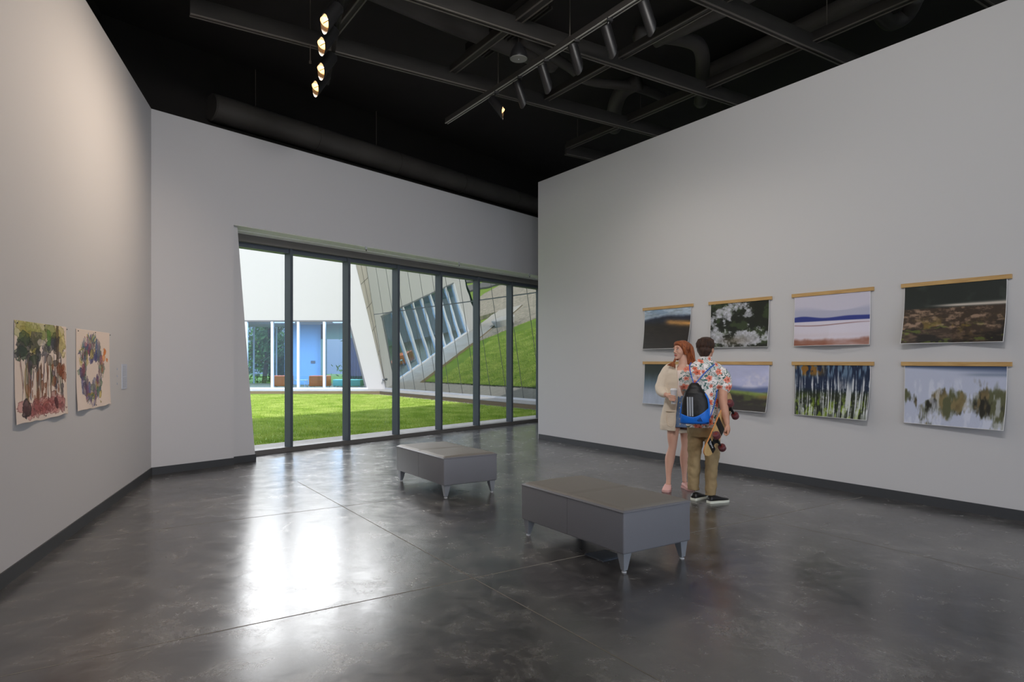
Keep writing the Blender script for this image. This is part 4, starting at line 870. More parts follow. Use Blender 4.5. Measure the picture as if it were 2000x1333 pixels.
# ------------------------------------------------------------------ people
M['skin'] = mat('fair skin', (.86, .69, .61), .5, noise=(9, (.84, .65, .57)))
M['skin2'] = mat('tanned skin', (.79, .60, .50), .5, noise=(9, (.75, .55, .46)))
M['lip'] = mat('lips', (.72, .36, .34), .45)
M['eyewhite'] = mat('eye white', (.88, .87, .85), .3)
M['iris'] = mat('iris', (.22, .26, .30), .3)
M['brow'] = mat('eyebrow', (.42, .24, .15), .8)
M['redhair'] = mat('auburn hair', (.43, .22, .13), .42, noise=(14, (.70, .40, .22), (6, 6, .5)), bump=(60, .6, (5, 5, .4)))
M['brownhair'] = mat('dark brown hair', (.17, .105, .075), .5, noise=(16, (.28, .18, .12), (4, 4, .8)), bump=(70, .6, (4, 4, .6)))
M['knit'] = mat('cream knit', (.90, .85, .78), .9, bump=(240, .5, (1, 1, .5)), sheen=.3)
M['knitedge'] = mat('cream knit rib', (.88, .82, .74), .9, bump=(200, .5))
M['blouse'] = mat('pale pink cotton', (.93, .87, .84), .8, bump=(30, .2))
M['denim'] = mat('washed denim', (.40, .50, .66), .85, noise=(60, (.48, .58, .73)), bump=(200, .3))
M['brass'] = mat('pale metal button', (.86, .80, .68), .35, metal=.5)
M['khaki'] = mat('olive khaki cotton', (.56, .48, .35), .85, noise=(5, (.61, .53, .39)), bump=(9, .8, (1, 1, .8)))
M['pinkshoe'] = mat('pale pink sneaker', (.88, .70, .68), .7)
M['pinksole'] = mat('dusty pink sole', (.80, .62, .60), .6)
M['blackshoe'] = mat('black slip-on', (.07, .07, .075), .4)
M['whitesole'] = mat('white rubber', (.84, .85, .80), .6)
M['bagblack'] = mat('black ripstop', (.055, .055, .06), .5, bump=(14, .6, (1, 1, 1)))
M['bagblue'] = mat('bright blue ripstop', (.07, .42, .82), .45, bump=(18, .4))
M['cord'] = mat('blue cord', (.10, .35, .75), .6)
M['stripe'] = mat('silver stripe', (.62, .64, .67), .4)
M['cup'] = mat('frosted cup', (.84, .86, .90), .2, spec=.7)
M['cuplid'] = mat('white lid', (.92, .93, .95), .3)
M['deck'] = mat('maple deck', (.86, .72, .50), .5, noise=(5, (.80, .65, .42), (1, 8, 1)))
M['deckedge'] = mat('deck ply edge', (.85, .55, .28), .5)
M['deckblack'] = mat('deck black print', (.10, .10, .10), .5)
M['wheel'] = mat('wine red wheel', (.40, .21, .23), .45)
M['wheelcore'] = mat('red wheel core', (.50, .11, .10), .35)

def shirt_mat():
    m = bpy.data.materials.new('floral cotton print'); m.use_nodes = True; nt = m.node_tree; L = nt.links; bs = nt.nodes['Principled BSDF']; bs.inputs['Roughness'].default_value = .85
    N = lambda t_: nt.nodes.new(t_)
    def math_(op, a_=None, b_=None, c_=None):
        n = N('ShaderNodeMath'); n.operation = op
        for i, q in enumerate((a_, b_, c_)):
            if q is None: continue
            if isinstance(q, (int, float)): n.inputs[i].default_value = q
            else: L.new(q, n.inputs[i])
        return n.outputs[0]
    tc = N('ShaderNodeTexCoord'); sx = N('ShaderNodeSeparateXYZ'); L.new(tc.outputs['Object'], sx.inputs[0])
    X = math_('ADD', sx.outputs['X'], math_('MULTIPLY', sx.outputs['Y'], .45)); Z_ = sx.outputs['Z']
    def mixrgb(f_, c1, c2):
        n = N('ShaderNodeMixRGB'); L.new(f_, n.inputs[0])
        for i, c_ in ((1, c1), (2, c2)):
            if isinstance(c_, tuple): n.inputs[i].default_value = (*srgb(c_), 1)
            else: L.new(c_, n.inputs[i])
        return n.outputs[0]
    def ramp(v, e0, e1):
        n = N('ShaderNodeMapRange'); n.interpolation_type = 'SMOOTHSTEP'; L.new(v, n.inputs['Value']); n.inputs['From Min'].default_value = e0; n.inputs['From Max'].default_value = e1; return n.outputs[0]
    # leaves: curved thin strokes masked by soft patches
    def comb(x, y, z=None):
        n = N('ShaderNodeCombineXYZ'); L.new(x, n.inputs[0]); L.new(y, n.inputs[1]); return n.outputs[0]
    P2 = comb(X, Z_)
    def noise(sc, vec, det=2, dist=0):
        n = N('ShaderNodeTexNoise'); n.inputs['Scale'].default_value = sc; n.inputs['Detail'].default_value = det; n.inputs['Distortion'].default_value = dist; L.new(vec, n.inputs['Vector']); return n
    wv = N('ShaderNodeTexWave'); wv.inputs['Scale'].default_value = 21; wv.inputs['Distortion'].default_value = 26; wv.inputs['Detail'].default_value = 1.5; wv.inputs['Detail Scale'].default_value = 1.2; L.new(P2, wv.inputs['Vector'])
    patch = ramp(noise(15, P2, 2).outputs['Fac'], .45, .50); strokes = ramp(wv.outputs['Fac'], .50, .72)
    leaf = math_('MULTIPLY', patch, strokes); tone = ramp(noise(22, P2, 1).outputs['Fac'], .42, .58)
    c = mixrgb(leaf, (.93, .90, .89), mixrgb(tone, (.16, .36, .34), (.45, .60, .58)))
    blob_ = ramp(noise(20, P2, 1, 1.5).outputs['Fac'], .60, .64); c = mixrgb(blob_, c, (.20, .38, .36))
    # five-petal flowers at scattered cells
    for sc, off, R in ((9.5, 0.0, .038), (13, .37, .024)):
        mp = N('ShaderNodeMapping'); mp.inputs['Location'].default_value = (off, off*2, 0); L.new(P2, mp.inputs['Vector'])
        v = N('ShaderNodeTexVoronoi'); v.voronoi_dimensions = '2D'; v.inputs['Scale'].default_value = sc; v.inputs['Randomness'].default_value = .75; L.new(mp.outputs[0], v.inputs['Vector'])
        d = N('ShaderNodeVectorMath'); d.operation = 'SUBTRACT'; L.new(mp.outputs[0], d.inputs[0]); L.new(v.outputs['Position'], d.inputs[1])
        s2 = N('ShaderNodeSeparateXYZ'); L.new(d.outputs[0], s2.inputs[0]); an = math_('ARCTAN2', s2.outputs[1], s2.outputs[0])
        ln = N('ShaderNodeVectorMath'); ln.operation = 'LENGTH'; L.new(d.outputs[0], ln.inputs[0]); r_ = ln.outputs['Value']
        pet = math_('MULTIPLY_ADD', math_('ABSOLUTE', math_('SINE', math_('MULTIPLY', an, 2.5))), R*.45, R*.60)
        fm = ramp(math_('SUBTRACT', pet, r_), -.001, .002); sc_ = N('ShaderNodeSeparateXYZ'); L.new(v.outputs['Color'], sc_.inputs[0])
        keep = ramp(sc_.outputs[0], .48, .50); fm = math_('MULTIPLY', fm, keep)
        pc = mixrgb(ramp(r_, 0, R), (.78, .36, .27), mixrgb(sc_.outputs[1], (.92, .52, .40), (.93, .66, .60)))
        c = mixrgb(fm, c, pc); c = mixrgb(ramp(math_('SUBTRACT', R*.16, r_), -.0005, .0015), c, mixrgb(keep, (.93, .90, .89), (.35, .12, .10)))
    L.new(c, bs.inputs['Base Color'])
    bn_ = noise(11, tc.outputs['Object'], 2); bp = N('ShaderNodeBump'); bp.inputs['Strength'].default_value = .8; bp.inputs['Distance'].default_value = .012; L.new(bn_.outputs['Fac'], bp.inputs['Height']); L.new(bp.outputs['Normal'], bs.inputs['Normal'])
    return m
M['floral'] = shirt_mat()

def hring(c, rx, ry, tilt=0.0, yaw=0.0):
    """horizontal ring; tilt lifts its back edge"""
    cy_, sy_ = math.cos(yaw), math.sin(yaw); return (c, (rx*cy_, rx*sy_, 0), (-ry*sy_, ry*cy_, tilt))
def RZ(q): return Matrix.Rotation(q, 3, 'Z')
def head(bm, c, yaw, s=1.0, ears=True, jaw=1.0):
    """head with forward = local -y turned by yaw; s scales a 0.225 m head; c = centre"""
    R = RZ(yaw); P = lambda x, y, z: Vector(c) + R @ Vector((x*s, y*s, z*s))
    ball(bm, P(0, .018, .028), (.073*s, .090*s, .082*s), 16, R)                          # cranium
    ball(bm, P(0, -.030, .010), (.062*s, .055*s, .070*s), 14, R)                         # face
    loft(bm, [(P(0, -.02, -.01), R @ Vector((.060*s, 0, 0)), R @ Vector((0, .060*s, 0))), (P(0, -.028, -.045), R @ Vector((.052*s*jaw, 0, 0)), R @ Vector((0, .052*s, 0))),
              (P(0, -.038, -.078), R @ Vector((.036*s*jaw, 0, 0)), R @ Vector((0, .038*s, 0))), (P(0, -.046, -.098), R @ Vector((.020*s, 0, 0)), R @ Vector((0, .022*s, 0)))], 18)
    ball(bm, P(0, -.072, -.092), (.017*s, .013*s, .014*s), 8, R)                          # chin
    tube(bm, [P(0, -.076, .022), P(0, -.090, -.002), P(0, -.099, -.021)], [.006*s, .008*s, .0105*s], 10)   # nose
    for sx in (-1, 1):
        ball(bm, P(sx*.010, -.089, -.025), .007*s, 8, R)                                # nostril wing
        ball(bm, P(sx*.028, -.074, .030), (.024*s, .012*s, .007*s), 8, R)                # brow ridge
        ball(bm, P(sx*.034, -.052, -.020), (.022*s, .022*s, .024*s), 10, R)               # cheek
        if ears:
            ball(bm, P(sx*.074, .010, -.004), (.009*s, .018*s, .030*s), 10, R @ Matrix.Rotation(sx*.25, 3, 'Z'))
            ball(bm, P(sx*.074, .006, -.030), (.007*s, .010*s, .012*s), 8, R)
    return P, R
def shoe(parent, heel, toe, w, up, sole, h=.085, st=.022, collar=.045, lab=None):
    """shoe with heel and toe points on the floor"""
    heel = Vector(heel); toe = Vector(toe); d = (toe-heel); L_ = d.length; d.normalize(); s_ = Vector((d.y, -d.x, 0)); Z = Vector((0, 0, 1))
    prof = [(0.02, .30, .55), (.10, .40, .95), (.25, .42, 1.0), (.42, .44, .86), (.60, .50, .62), (.78, .50, .46), (.92, .40, .34), (.985, .20, .22)]
    bm = B(); R_ = []
    for t_, ww, hh in prof:
        z = st*.6 + (h-st)*hh/2; R_.append((heel + d*L_*t_ + Z*z, s_*w*ww, Z*(h-st)*hh*.52))
    loft(bm, R_, 16)
    o = obj('shoe', bm, up, parent, True)
    if lab: o['label'] = lab
    remesh(o, .005, 2)
    bm = B(); pts = [(0, .30), (.06, .42), (.25, .46), (.45, .44), (.65, .54), (.82, .53), (.94, .40), (1.01, .16)]
    lo = [heel + d*L_*t_ + s_*w*q for t_, q in pts] + [heel + d*L_*t_ - s_*w*q for t_, q in pts[::-1]]
    prism(bm, lo, [p + Z*st for p in lo]); so_ = obj('sole', bm, sole, o); bevel(so_, .003)
    return o
def c_shell(bm, rings, th_, gap, seg=44):
    """open-fronted garment: rings (centre, rx, ry), gap = (from, to) angles of the opening (per ring allowed)"""
    ou = []; inn = []
    for i, (c, rx, ry) in enumerate(rings):
        g0, g1 = gap[i] if isinstance(gap[0], (tuple, list)) else gap
        r0 = []; r1 = []
        for k in range(seg+1):
            q = math.radians(g1 + (360 - (g1-g0))*k/seg); w_ = 1 + .035*math.sin(q*7 + i*.3)*(i/len(rings))
            r0.append(bm.verts.new(Vector(c) + Vector((rx*w_*math.cos(q), ry*w_*math.sin(q), 0)))); r1.append(bm.verts.new(Vector(c) + Vector(((rx*w_-th_)*math.cos(q), (ry*w_-th_)*math.sin(q), 0))))
        ou.append(r0); inn.append(r1)
    for A_, flip in ((ou, False), (inn, True)):
        for r0, r1 in zip(A_, A_[1:]):
            for k in range(seg): f = (r0[k], r0[k+1], r1[k+1], r1[k]); bm.faces.new(f[::-1] if flip else f)
    for i in (0, -1):
        for k in range(seg): bm.faces.new((ou[i][k], ou[i][k+1], inn[i][k+1], inn[i][k]))
    for k in (0, -1):
        for i in range(len(ou)-1): bm.faces.new((ou[i][k], ou[i+1][k], inn[i+1][k], inn[i][k]))

_tube = tube
def tube(bm, pts, rad, seg=12, **kw):                 # limbs: run a smooth curve through the joints
    if len(pts) < 4 or not isinstance(rad, (list, tuple)) or max(rad) < .02: return _tube(bm, pts, rad, seg, **kw)
    P_ = [Vector(q) for q in pts]; o = []; r = []; n = len(P_)
    for i in range(n-1):
        p0 = P_[max(i-1, 0)]; p1 = P_[i]; p2 = P_[i+1]; p3 = P_[min(i+2, n-1)]; q0 = rad[max(i-1, 0)]; q1 = rad[i]; q2 = rad[i+1]; q3 = rad[min(i+2, n-1)]
        for k in range(4):
            t = k/4; cr_ = lambda a0, a1, a2, a3: .5*((2*a1) + (a2-a0)*t + (2*a0-5*a1+4*a2-a3)*t*t + (3*a1-a0-3*a2+a3)*t*t*t); o.append(cr_(p0, p1, p2, p3)); r.append(cr_(q0, q1, q2, q3))
    return _tube(bm, o + [P_[-1]], r + [rad[-1]], seg, **kw)
# ---- woman -----------------------------------------------------------------------------
KW = .0016116
def w_(cx, cy, d=0.): return Vector(((cx-300)*KW, d, (1172-cy)*KW))
WZ = 7.70; wpos = Vector(((1240+300/3.704-1000)/F*WZ, WZ, 0)); wang = -math.atan2(wpos.x, wpos.y)
wo = thing('person', 'red-haired woman in a cream cardigan and denim skirt holding a cup, looking left', 'person', wpos, wang)
bm = B()
yawW = math.radians(-48)
hc = w_(331, 168, -.005)
P, R = head(bm, hc, yawW, .98, jaw=.95)
loft(bm, [hring(w_(340, 180, .010), .040, .044), hring(w_(342, 205, .008), .046, .049), hring(w_(346, 240, .012), .047, .049), hring(w_(346, 268, .016), .052, .054), hring(w_(344, 284, .014), .085, .062), hring(w_(342, 298, .010), .135, .078), hring(w_(340, 325, .008), .165, .095), hring(w_(338, 390, .0), .150, .100), hring(w_(340, 470, .0), .118, .082), hring(w_(344, 520, 0), .130, .092), hring(w_(346, 590, .0), .165, .105), hring(w_(348, 650, .0), .168, .105)], 28)
tube(bm, [w_(300, 640, -.02), w_(279, 740, -.04), w_(274, 800, -.05), w_(274, 856, -.055), w_(267, 890, -.052), w_(256, 940, -.042), w_(250, 990, -.045), w_(246, 1050, -.055), w_(246, 1100, -.06), w_(243, 1130, -.065)], [.088, .069, .060, .047, .048, .055, .047, .033, .028, .030], 18)
tube(bm, [w_(378, 640, .02), w_(366, 740, .05), w_(363, 800, .07), w_(362, 856, .08), w_(359, 890, .085), w_(356, 940, .10), w_(355, 990, .105), w_(356, 1040, .10), w_(357, 1092, .095), w_(358, 1118, .09)], [.086, .066, .056, .044, .045, .051, .045, .033, .027, .029], 18)
# arms
tube(bm, [w_(262, 300, .01), w_(225, 340, .0), w_(198, 400, -.01), w_(188, 450, -.03)], [.055, .05, .043, .038], 14)
tube(bm, [w_(188, 450, -.03), w_(208, 474, -.10), w_(232, 487, -.17)], [.038, .034, .025], 14)
tube(bm, [w_(420, 300, .01), w_(455, 370, .02), w_(462, 450, .03), w_(455, 540, -.02), w_(450, 620, -.06)], [.055, .045, .038, .034, .024], 14)
ball(bm, w_(450, 650, -.07), (.022, .035, .045), 10)
# hand around the cup
cup_c = w_(282, 493, -.225); cr = .037
palm = [w_(234, 487, -.175), w_(244, 489, -.195), w_(254, 492, -.212)]
tube(bm, palm, [.025, .032, .030], 14, flat=.62, hint=(0, 1, 0))
for i, (zz, q1) in enumerate(((480, 292), (492, 300), (504, 297), (514, 285))):
    pts = []
    for k in range(6):
        q = math.radians(188 + (q1-188)*k/5); rr_ = cr + .009
        z = zz + (k/5)*6 + 3
        pts.append(Vector((cup_c.x + rr_*math.cos(q), cup_c.y + rr_*math.sin(q), w_(0, z).z)))
    tube(bm, [w_(252, 488 + i*5, -.212)] + pts, [.0095, .0095, .009, .0088, .0085, .008, .0072], 10)
tube(bm, [w_(246, 482, -.20), w_(262, 472, -.19), Vector((cup_c.x - .02, cup_c.y + cr + .008, w_(0, 468).z)), Vector((cup_c.x + .008, cup_c.y + cr + .009, w_(0, 466).z))], [.012, .011, .010, .009], 10)
for v in bm.verts: pass
body = obj('body', bm, 'skin', wo, True); remesh(body, .0042, 3)
# face details
def face_bits(parent, P, R, s):
    for sx in (-1, 1):
        bm = B(); ball(bm, P(sx*.030, -.076, .012), (.0125*s, .008*s, .0062*s), 10, R); ey = obj('eye', bm, 'eyewhite', parent, True)
        bm = B(); ball(bm, P(sx*.030, -.0815, .012), (.0056*s, .0035*s, .0056*s), 8, R); obj('iris', bm, 'iris', ey, True)
        bm = B(); tube(bm, [P(sx*.045, -.070, .0175), P(sx*.030, -.0825, .0205), P(sx*.017, -.080, .016)], .0018*s, 6); obj('lashes', bm, 'brow', ey, True)
        bm = B(); tube(bm, [P(sx*.048, -.066, .036), P(sx*.034, -.083, .041), P(sx*.018, -.085, .037)], [.002*s, .0035*s, .003*s], 8); obj('eyebrow', bm, 'brow', parent, True)
    bm = B(); tube(bm, [P(-.021, -.080, -.055), P(-.009, -.091, -.051), P(0, -.092, -.053), P(.009, -.091, -.051), P(.021, -.080, -.055)], [.002*s, .0045*s, .004*s, .0045*s, .002*s], 8)
    tube(bm, [P(-.018, -.081, -.058), P(0, -.091, -.062), P(.018, -.081, -.058)], [.002*s, .0055*s, .002*s], 8); obj('lips', bm, 'lip', parent, True)
face_bits(wo, P, R, .98)
# hair
bm = B()
ball(bm, P(0, .030, .040), (.083, .096, .082), 16, R)
ball(bm, P(0, -.022, .082), (.066, .060, .034), 12, R)
tube(bm, [P(.050, -.050, .072), P(.072, -.022, .03), P(.076, .012, -.03)], [.018, .022, .026], 10)
tube(bm, [P(-.046, -.048, .074), P(-.070, -.014, .04), P(-.078, .02, -.02), P(-.070, .01, -.10)], [.016, .020, .024, .022], 10)
loft(bm, [hring(w_(350, 100, .04), .022, .024), hring(w_(356, 108, .045), .052, .050), hring(w_(364, 124, .052), .070, .064), hring(w_(372, 145, .06), .080, .070), hring(w_(382, 185, .07), .078, .062), hring(w_(390, 235, .075), .072, .054), hring(w_(397, 275, .08), .060, .045), hring(w_(402, 315, .085), .045, .035), hring(w_(404, 345, .09), .02, .018)], 20)
rg = random.Random(2)
hair = obj('hair', bm, 'redhair', wo, True); remesh(hair, .006, 3)
bm = B()
for k in range(46):                                                  # strands down the side away from her face
    q = k/45; x0 = 320 + 46*q + rg.uniform(-3, 3); x1 = 372 + 62*q + rg.uniform(-8, 8); dd = .02*math.sin(q*3) + rg.uniform(-.01, .01)
    tube(bm, [w_(x0, 97 + 6*q*q, .03 + .02*q), w_(x0 + 8 + 22*q, 118 + 6*q, .005 + dd), w_(x0*.45 + x1*.55 + 2, 175, .004 + dd), w_(x1, 245, .022 + dd), w_(x1 + 4, 292 + rg.uniform(-14, 26), .04 + dd)], [.003, .008, .009, .008, .002], 6)
obj('hair_strands', bm, 'redhair', hair, True)
bm = B()
for k in range(22):
    q = k/21
    tube(bm, [w_(304 - 6*q, 190, .015), w_(297 - 4*q, 222, -.02), w_(290 - 10*q, 246 + 4*q, -.07), w_(262 + 28*q, 262 + 6*q + rg.uniform(-3, 3), -.100), w_(234 + 60*q + rg.uniform(-4, 4), 272 + 22*q, -.108)], [.007, .009, .0085, .007, .002], 6)
obj('hair_lock', bm, 'redhair', hair, True)
# blouse
bm = B()
loft(bm, [hring(w_(344, 290, .006), .095, .082, .030), hring(w_(342, 304, .006), .145, .094, .016), hring(w_(340, 330, .004), .172, .106, .004), hring(w_(338, 400, -.006), .160, .112), hring(w_(338, 450, -.006), .145, .106), hring(w_(340, 500, .0), .136, .100)], 28)
bl = obj('blouse', bm, 'blouse', wo, True); remesh(bl, .006, 3, (.12, .012))
bm = B(); n_p = 20; tube(bm, [Vector((w_(344, 0).x + .066*math.cos(q_), .006 + .077*math.sin(q_), w_(0, 289).z + .040*math.sin(q_) + .004)) for q_ in [PI*.98 + PI*1.04*i/n_p for i in range(n_p+1)]], .0045, 8); obj('neckline', bm, 'blouse', bl, True)
# skirt
bm = B()
loft(bm, [hring(w_(343, 486, 0), .131, .100), hring(w_(344, 520, 0), .145, .112), hring(w_(346, 600, 0), .178, .130), hring(w_(350, 712, 0), .188, .142), hring(w_(350, 716, 0), .182, .136)], 36)
sk = obj('denim_skirt', bm, 'denim', wo, True); remesh(sk, .007, 2, (.15, .008))
for cy, ry_ in ((500, .108), (540, .118), (577, .127), (617, .132), (655, .137), (692, .141)):
    bm = B(); x = (323-346)*KW; y = -ry_*math.sqrt(max(0, 1-(x/.17)**2)) - .003
    ball(bm, Vector((w_(325, 0).x, y, w_(0, cy).z)), (.008, .005, .008), 8); obj('button', bm, 'brass', sk)
# cardigan
bm = B()
c_shell(bm, [(w_(340, 268, .012), .070, .066), (w_(340, 280, .012), .110, .080), (w_(340, 296, .01), .168, .104), (w_(339, 330, .008), .190, .124), (w_(338, 400, .0), .188, .132), (w_(338, 480, .0), .190, .136), (w_(336, 560, .0), .205, .152), (w_(332, 640, .0), .228, .165), (w_(330, 700, .0), .240, .172), (w_(330, 742, .0), .236, .170)], .016,
        [(236, 305), (244, 300), (250, 296), (254, 294), (256, 292), (256, 292), (256, 294), (256, 296), (256, 298), (256, 300)])
loft(bm, [hring(w_(340, 735, .06), .15, .125), hring(w_(340, 760, .06), .152, .125)], 24)
tube(bm, [w_(258, 296, .008), w_(224, 340, .0), w_(200, 395, -.01), w_(190, 445, -.03), w_(204, 472, -.085), w_(222, 485, -.135)], [.066, .066, .064, .066, .056, .040], 16)
tube(bm, [w_(424, 298, .008), w_(458, 370, .02), w_(468, 450, .03), w_(460, 540, -.015), w_(455, 590, -.045)], [.064, .060, .055, .050, .042], 14)
cg = obj('cardigan', bm, 'knit', wo, True); remesh(cg, .0065, 4, (.10, .016))
bm = B(); pk = [(232, 600), (230, 660), (240, 700), (262, 712), (284, 700), (288, 655), (288, 600)]
def cardy(x, cy):
    cx0 = 333; rx = np.interp(cy, [560, 640, 700, 742], [.205, .228, .240, .236]); ry = np.interp(cy, [560, 640, 700, 742], [.152, .165, .172, .170]); xx = (x-cx0)*KW; return -ry*math.sqrt(max(.02, 1-(xx/rx)**2)) - .004
tube(bm, [Vector((w_(x, 0).x, cardy(x, cy), w_(0, cy).z)) for x, cy in pk], .0045, 8); tube(bm, [Vector((w_(x, 0).x, cardy(x, 602)-.004, w_(0, 602).z)) for x in (230, 250, 270, 288)], .006, 8); obj('pocket', bm, 'knitedge', cg, True)
shoe(wo, w_(247, 1172, -.02) * Vector((1, 1, 0)) if False else Vector((w_(243, 0).x, .015, 0)), Vector((w_(228, 0).x, -.225, 0)), .098, 'pinkshoe', 'pinksole', .085, .024)
shoe(wo, Vector((w_(350, 0).x, .145, 0)), Vector((w_(412, 0).x, -.06, 0)), .092, 'pinkshoe', 'pinksole', .085, .024)
# the cup
cupw = Matrix.Translation(wpos) @ Matrix.Rotation(wang, 4, 'Z') @ cup_c
ct = thing('drink_cup', 'frosted drink cup with white lid held in front of the denim skirt', 'cup', (cupw.x, cupw.y, w_(0, 545).z))
bm = B(); hC = (545-448)*KW; loft(bm, [((0, 0, 0), (.027, 0, 0), (0, .027, 0)), ((0, 0, hC), (.037, 0, 0), (0, .037, 0))], 28); obj('cup_wall', bm, 'cup', ct, True).modifiers.new('e', 'EDGE_SPLIT')
bm = B(); loft(bm, [((0, 0, hC-.003), (.039, 0, 0), (0, .039, 0)), ((0, 0, hC+.006), (.039, 0, 0), (0, .039, 0)), ((0, 0, hC+.010), (.034, 0, 0), (0, .034, 0)), ((0, 0, hC+.020), (.030, 0, 0), (0, .030, 0))], 28); obj('lid', bm, 'cuplid', ct)

# ---- young man ------------------------------------------------------------------------
KM = .0014755
def m_(cx, cy, d=0.): return Vector(((cx-530)*KM, d, (1258-cy)*KM))
MZ = 7.05; mpos = Vector(((1240+530/3.704-1000)/F*MZ, MZ, 0)); mang = -math.atan2(mpos.x, mpos.y)
mo = thing('person', 'young man seen from behind in a floral shirt and khaki trousers, skateboard under his arm', 'person', mpos, mang)
bm = B(); yawM = math.radians(180-28)
hc = m_(520, 158, .02); P, R = head(bm, hc, yawM, 1.0)
loft(bm, [hring(m_(517, 190, .01), .056, .058), hring(m_(512, 222, .0), .055, .056), hring(m_(510, 245, -.005), .062, .062), hring(m_(509, 262, -.01), .10, .070), hring(m_(508, 290, -.01), .155, .090), hring(m_(506, 340, -.01), .170, .105), hring(m_(492, 450, 0), .148, .10), hring(m_(488, 560, 0), .135, .095), hring(m_(490, 650, 0), .145, .105), hring(m_(492, 730, 0), .15, .11)], 26)
tube(bm, [m_(608, 312, -.01), m_(634, 360, -.03), m_(634, 430, -.06), m_(631, 500, -.10), m_(634, 545, -.125), m_(643, 600, -.14), m_(652, 650, -.15), m_(656, 684, -.155)], [.048, .052, .048, .046, .045, .042, .034, .029], 16)
tube(bm, [m_(404, 312, 0), m_(376, 360, .02), m_(364, 430, .06), m_(372, 480, .12), m_(400, 520, .24), m_(420, 535, .30)], [.048, .052, .048, .044, .036, .026], 14)
ball(bm, m_(432, 540, .34), (.03, .045, .028), 10)
for i in range(4): tube(bm, [m_(436 + 4*i, 528 + 8*i, .37), m_(446 + 4*i, 534 + 8*i, .40), m_(458 + 3*i, 542 + 8*i, .40)], [.010, .009, .008], 8)
# right hand holding the lower edge of the board
tube(bm, [m_(656, 684, -.155), m_(660, 706, -.158), m_(661, 728, -.16)], [.029, .043, .044], 14, flat=.66, hint=(1, 0, 0))
for i in range(4):
    y = -.192 + i*.021; tube(bm, [m_(663, 728 - 2*i, y), m_(663, 754 - 3*i, y), m_(651, 764 - 3*i, y), m_(638, 754 - 3*i, y)], [.0118, .0112, .0105, .009], 10)
tube(bm, [m_(655, 700, -.19), m_(646, 715, -.205), m_(643, 735, -.207)], [.013, .012, .010], 10)
body = obj('body', bm, 'skin2', mo, True); remesh(body, .0045, 3)
face_bits(mo, P, R, 1.0)
bm = B()
ball(bm, P(0, .030, .046), (.092, .098, .082), 18, R); ball(bm, P(0, .052, .0), (.080, .076, .072), 14, R); ball(bm, P(0, .050, -.045), (.060, .060, .045), 12, R)
ball(bm, P(.012, -.045, .088), (.072, .055, .034), 12, R); ball(bm, P(.01, .0, .112), (.062, .062, .022), 12, R)
for sx in (-1, 1): tube(bm, [P(sx*.070, -.010, .05), P(sx*.072, -.008, .01)], [.02, .010], 8)
hair = obj('hair', bm, 'brownhair', mo, True); remesh(hair, .006, 2)
bm = B()
for k in range(90):
    q = rg.uniform(0, 2*PI); tz = rg.uniform(.2, 1); s1 = P(0, .02, .125); x = math.cos(q); y = math.sin(q)
    if y < -.3: tz *= .5
    tube(bm, [s1 + R @ Vector((x*.02, y*.02, .0)), s1 + R @ Vector((x*.070, .012 + y*.072, -.022)), s1 + R @ Vector((x*.092, .012 + y*.097, -.065)), s1 + R @ Vector((x*.088, .016 + y*.094, -.075 - .05*tz))], [.003, .006, .005, .0015], 5)
obj('hair_strands', bm, 'brownhair', hair, True)
# trousers
bm = B()
loft(bm, [hring(m_(492, 640, 0), .148, .112), hring(m_(492, 700, 0), .160, .125), hring(m_(494, 760, 0), .166, .128), hring(m_(496, 790, 0), .155, .115)], 26)
tube(bm, [m_(446, 750, .01), m_(444, 800, .015), m_(440, 850, .02), m_(432, 950, .03), m_(428, 1050, .04), m_(426, 1120, .045), m_(427, 1186, .045)], [.088, .085, .080, .068, .066, .063, .063], 18, rounded=False)
tube(bm, [m_(548, 750, -.01), m_(556, 800, -.02), m_(560, 850, -.025), m_(557, 940, -.03), m_(550, 1040, -.045), m_(547, 1130, -.055), m_(546, 1206, -.06)], [.088, .085, .080, .073, .066, .061, .058], 18, rounded=False)
pt = obj('trousers', bm, 'khaki', mo, True); remesh(pt, .0065, 3, (.07, .022))
# shirt
bm = B()
loft(bm, [hring(m_(508, 222, -.005), .066, .068), hring(m_(508, 240, -.006), .085, .076), hring(m_(508, 252, -.01), .118, .088), hring(m_(508, 264, -.01), .155, .098), hring(m_(507, 280, -.01), .180, .108), hring(m_(505, 320, -.01), .198, .122), hring(m_(496, 410, -.005), .180, .125), hring(m_(488, 510, 0), .165, .118), hring(m_(486, 610, 0), .164, .122), hring(m_(490, 690, 0), .172, .134), hring(m_(492, 722, 0), .172, .135)], 30)
tube(bm, [m_(596, 312, -.01), m_(624, 334, -.02), m_(640, 380, -.04), m_(641, 432, -.06)], [.055, .070, .072, .071], 16)
tube(bm, [m_(416, 312, 0), m_(388, 334, .01), m_(370, 385, .035), m_(366, 428, .06)], [.055, .070, .070, .066], 16)
sh_ = obj('floral_shirt', bm, 'floral', mo, True); remesh(sh_, .006, 3, (.09, .014))
bm = B(); loft(bm, [hring(m_(508, 236, -.006), .072, .070, .0), hring(m_(509, 222, -.006), .070, .070, .0), hring(m_(510, 212, -.004), .064, .066)], 24, cap=False)
cl_ = obj('shirt_collar', bm, 'floral', sh_, True); sdm = cl_.modifiers.new('t', 'SOLIDIFY'); sdm.thickness = .006
hl = Vector((m_(408, 0).x, .02, 0)); shoe(mo, Vector((m_(425, 0).x, -.02, 0)), Vector((m_(508, 0).x, .19, 0)), .098, 'blackshoe', 'whitesole', .095, .026)
shoe(mo, Vector((m_(530, 0).x, -.115, 0)), Vector((m_(668, 0).x, .05, 0)), .10, 'blackshoe', 'whitesole', .095, .026)

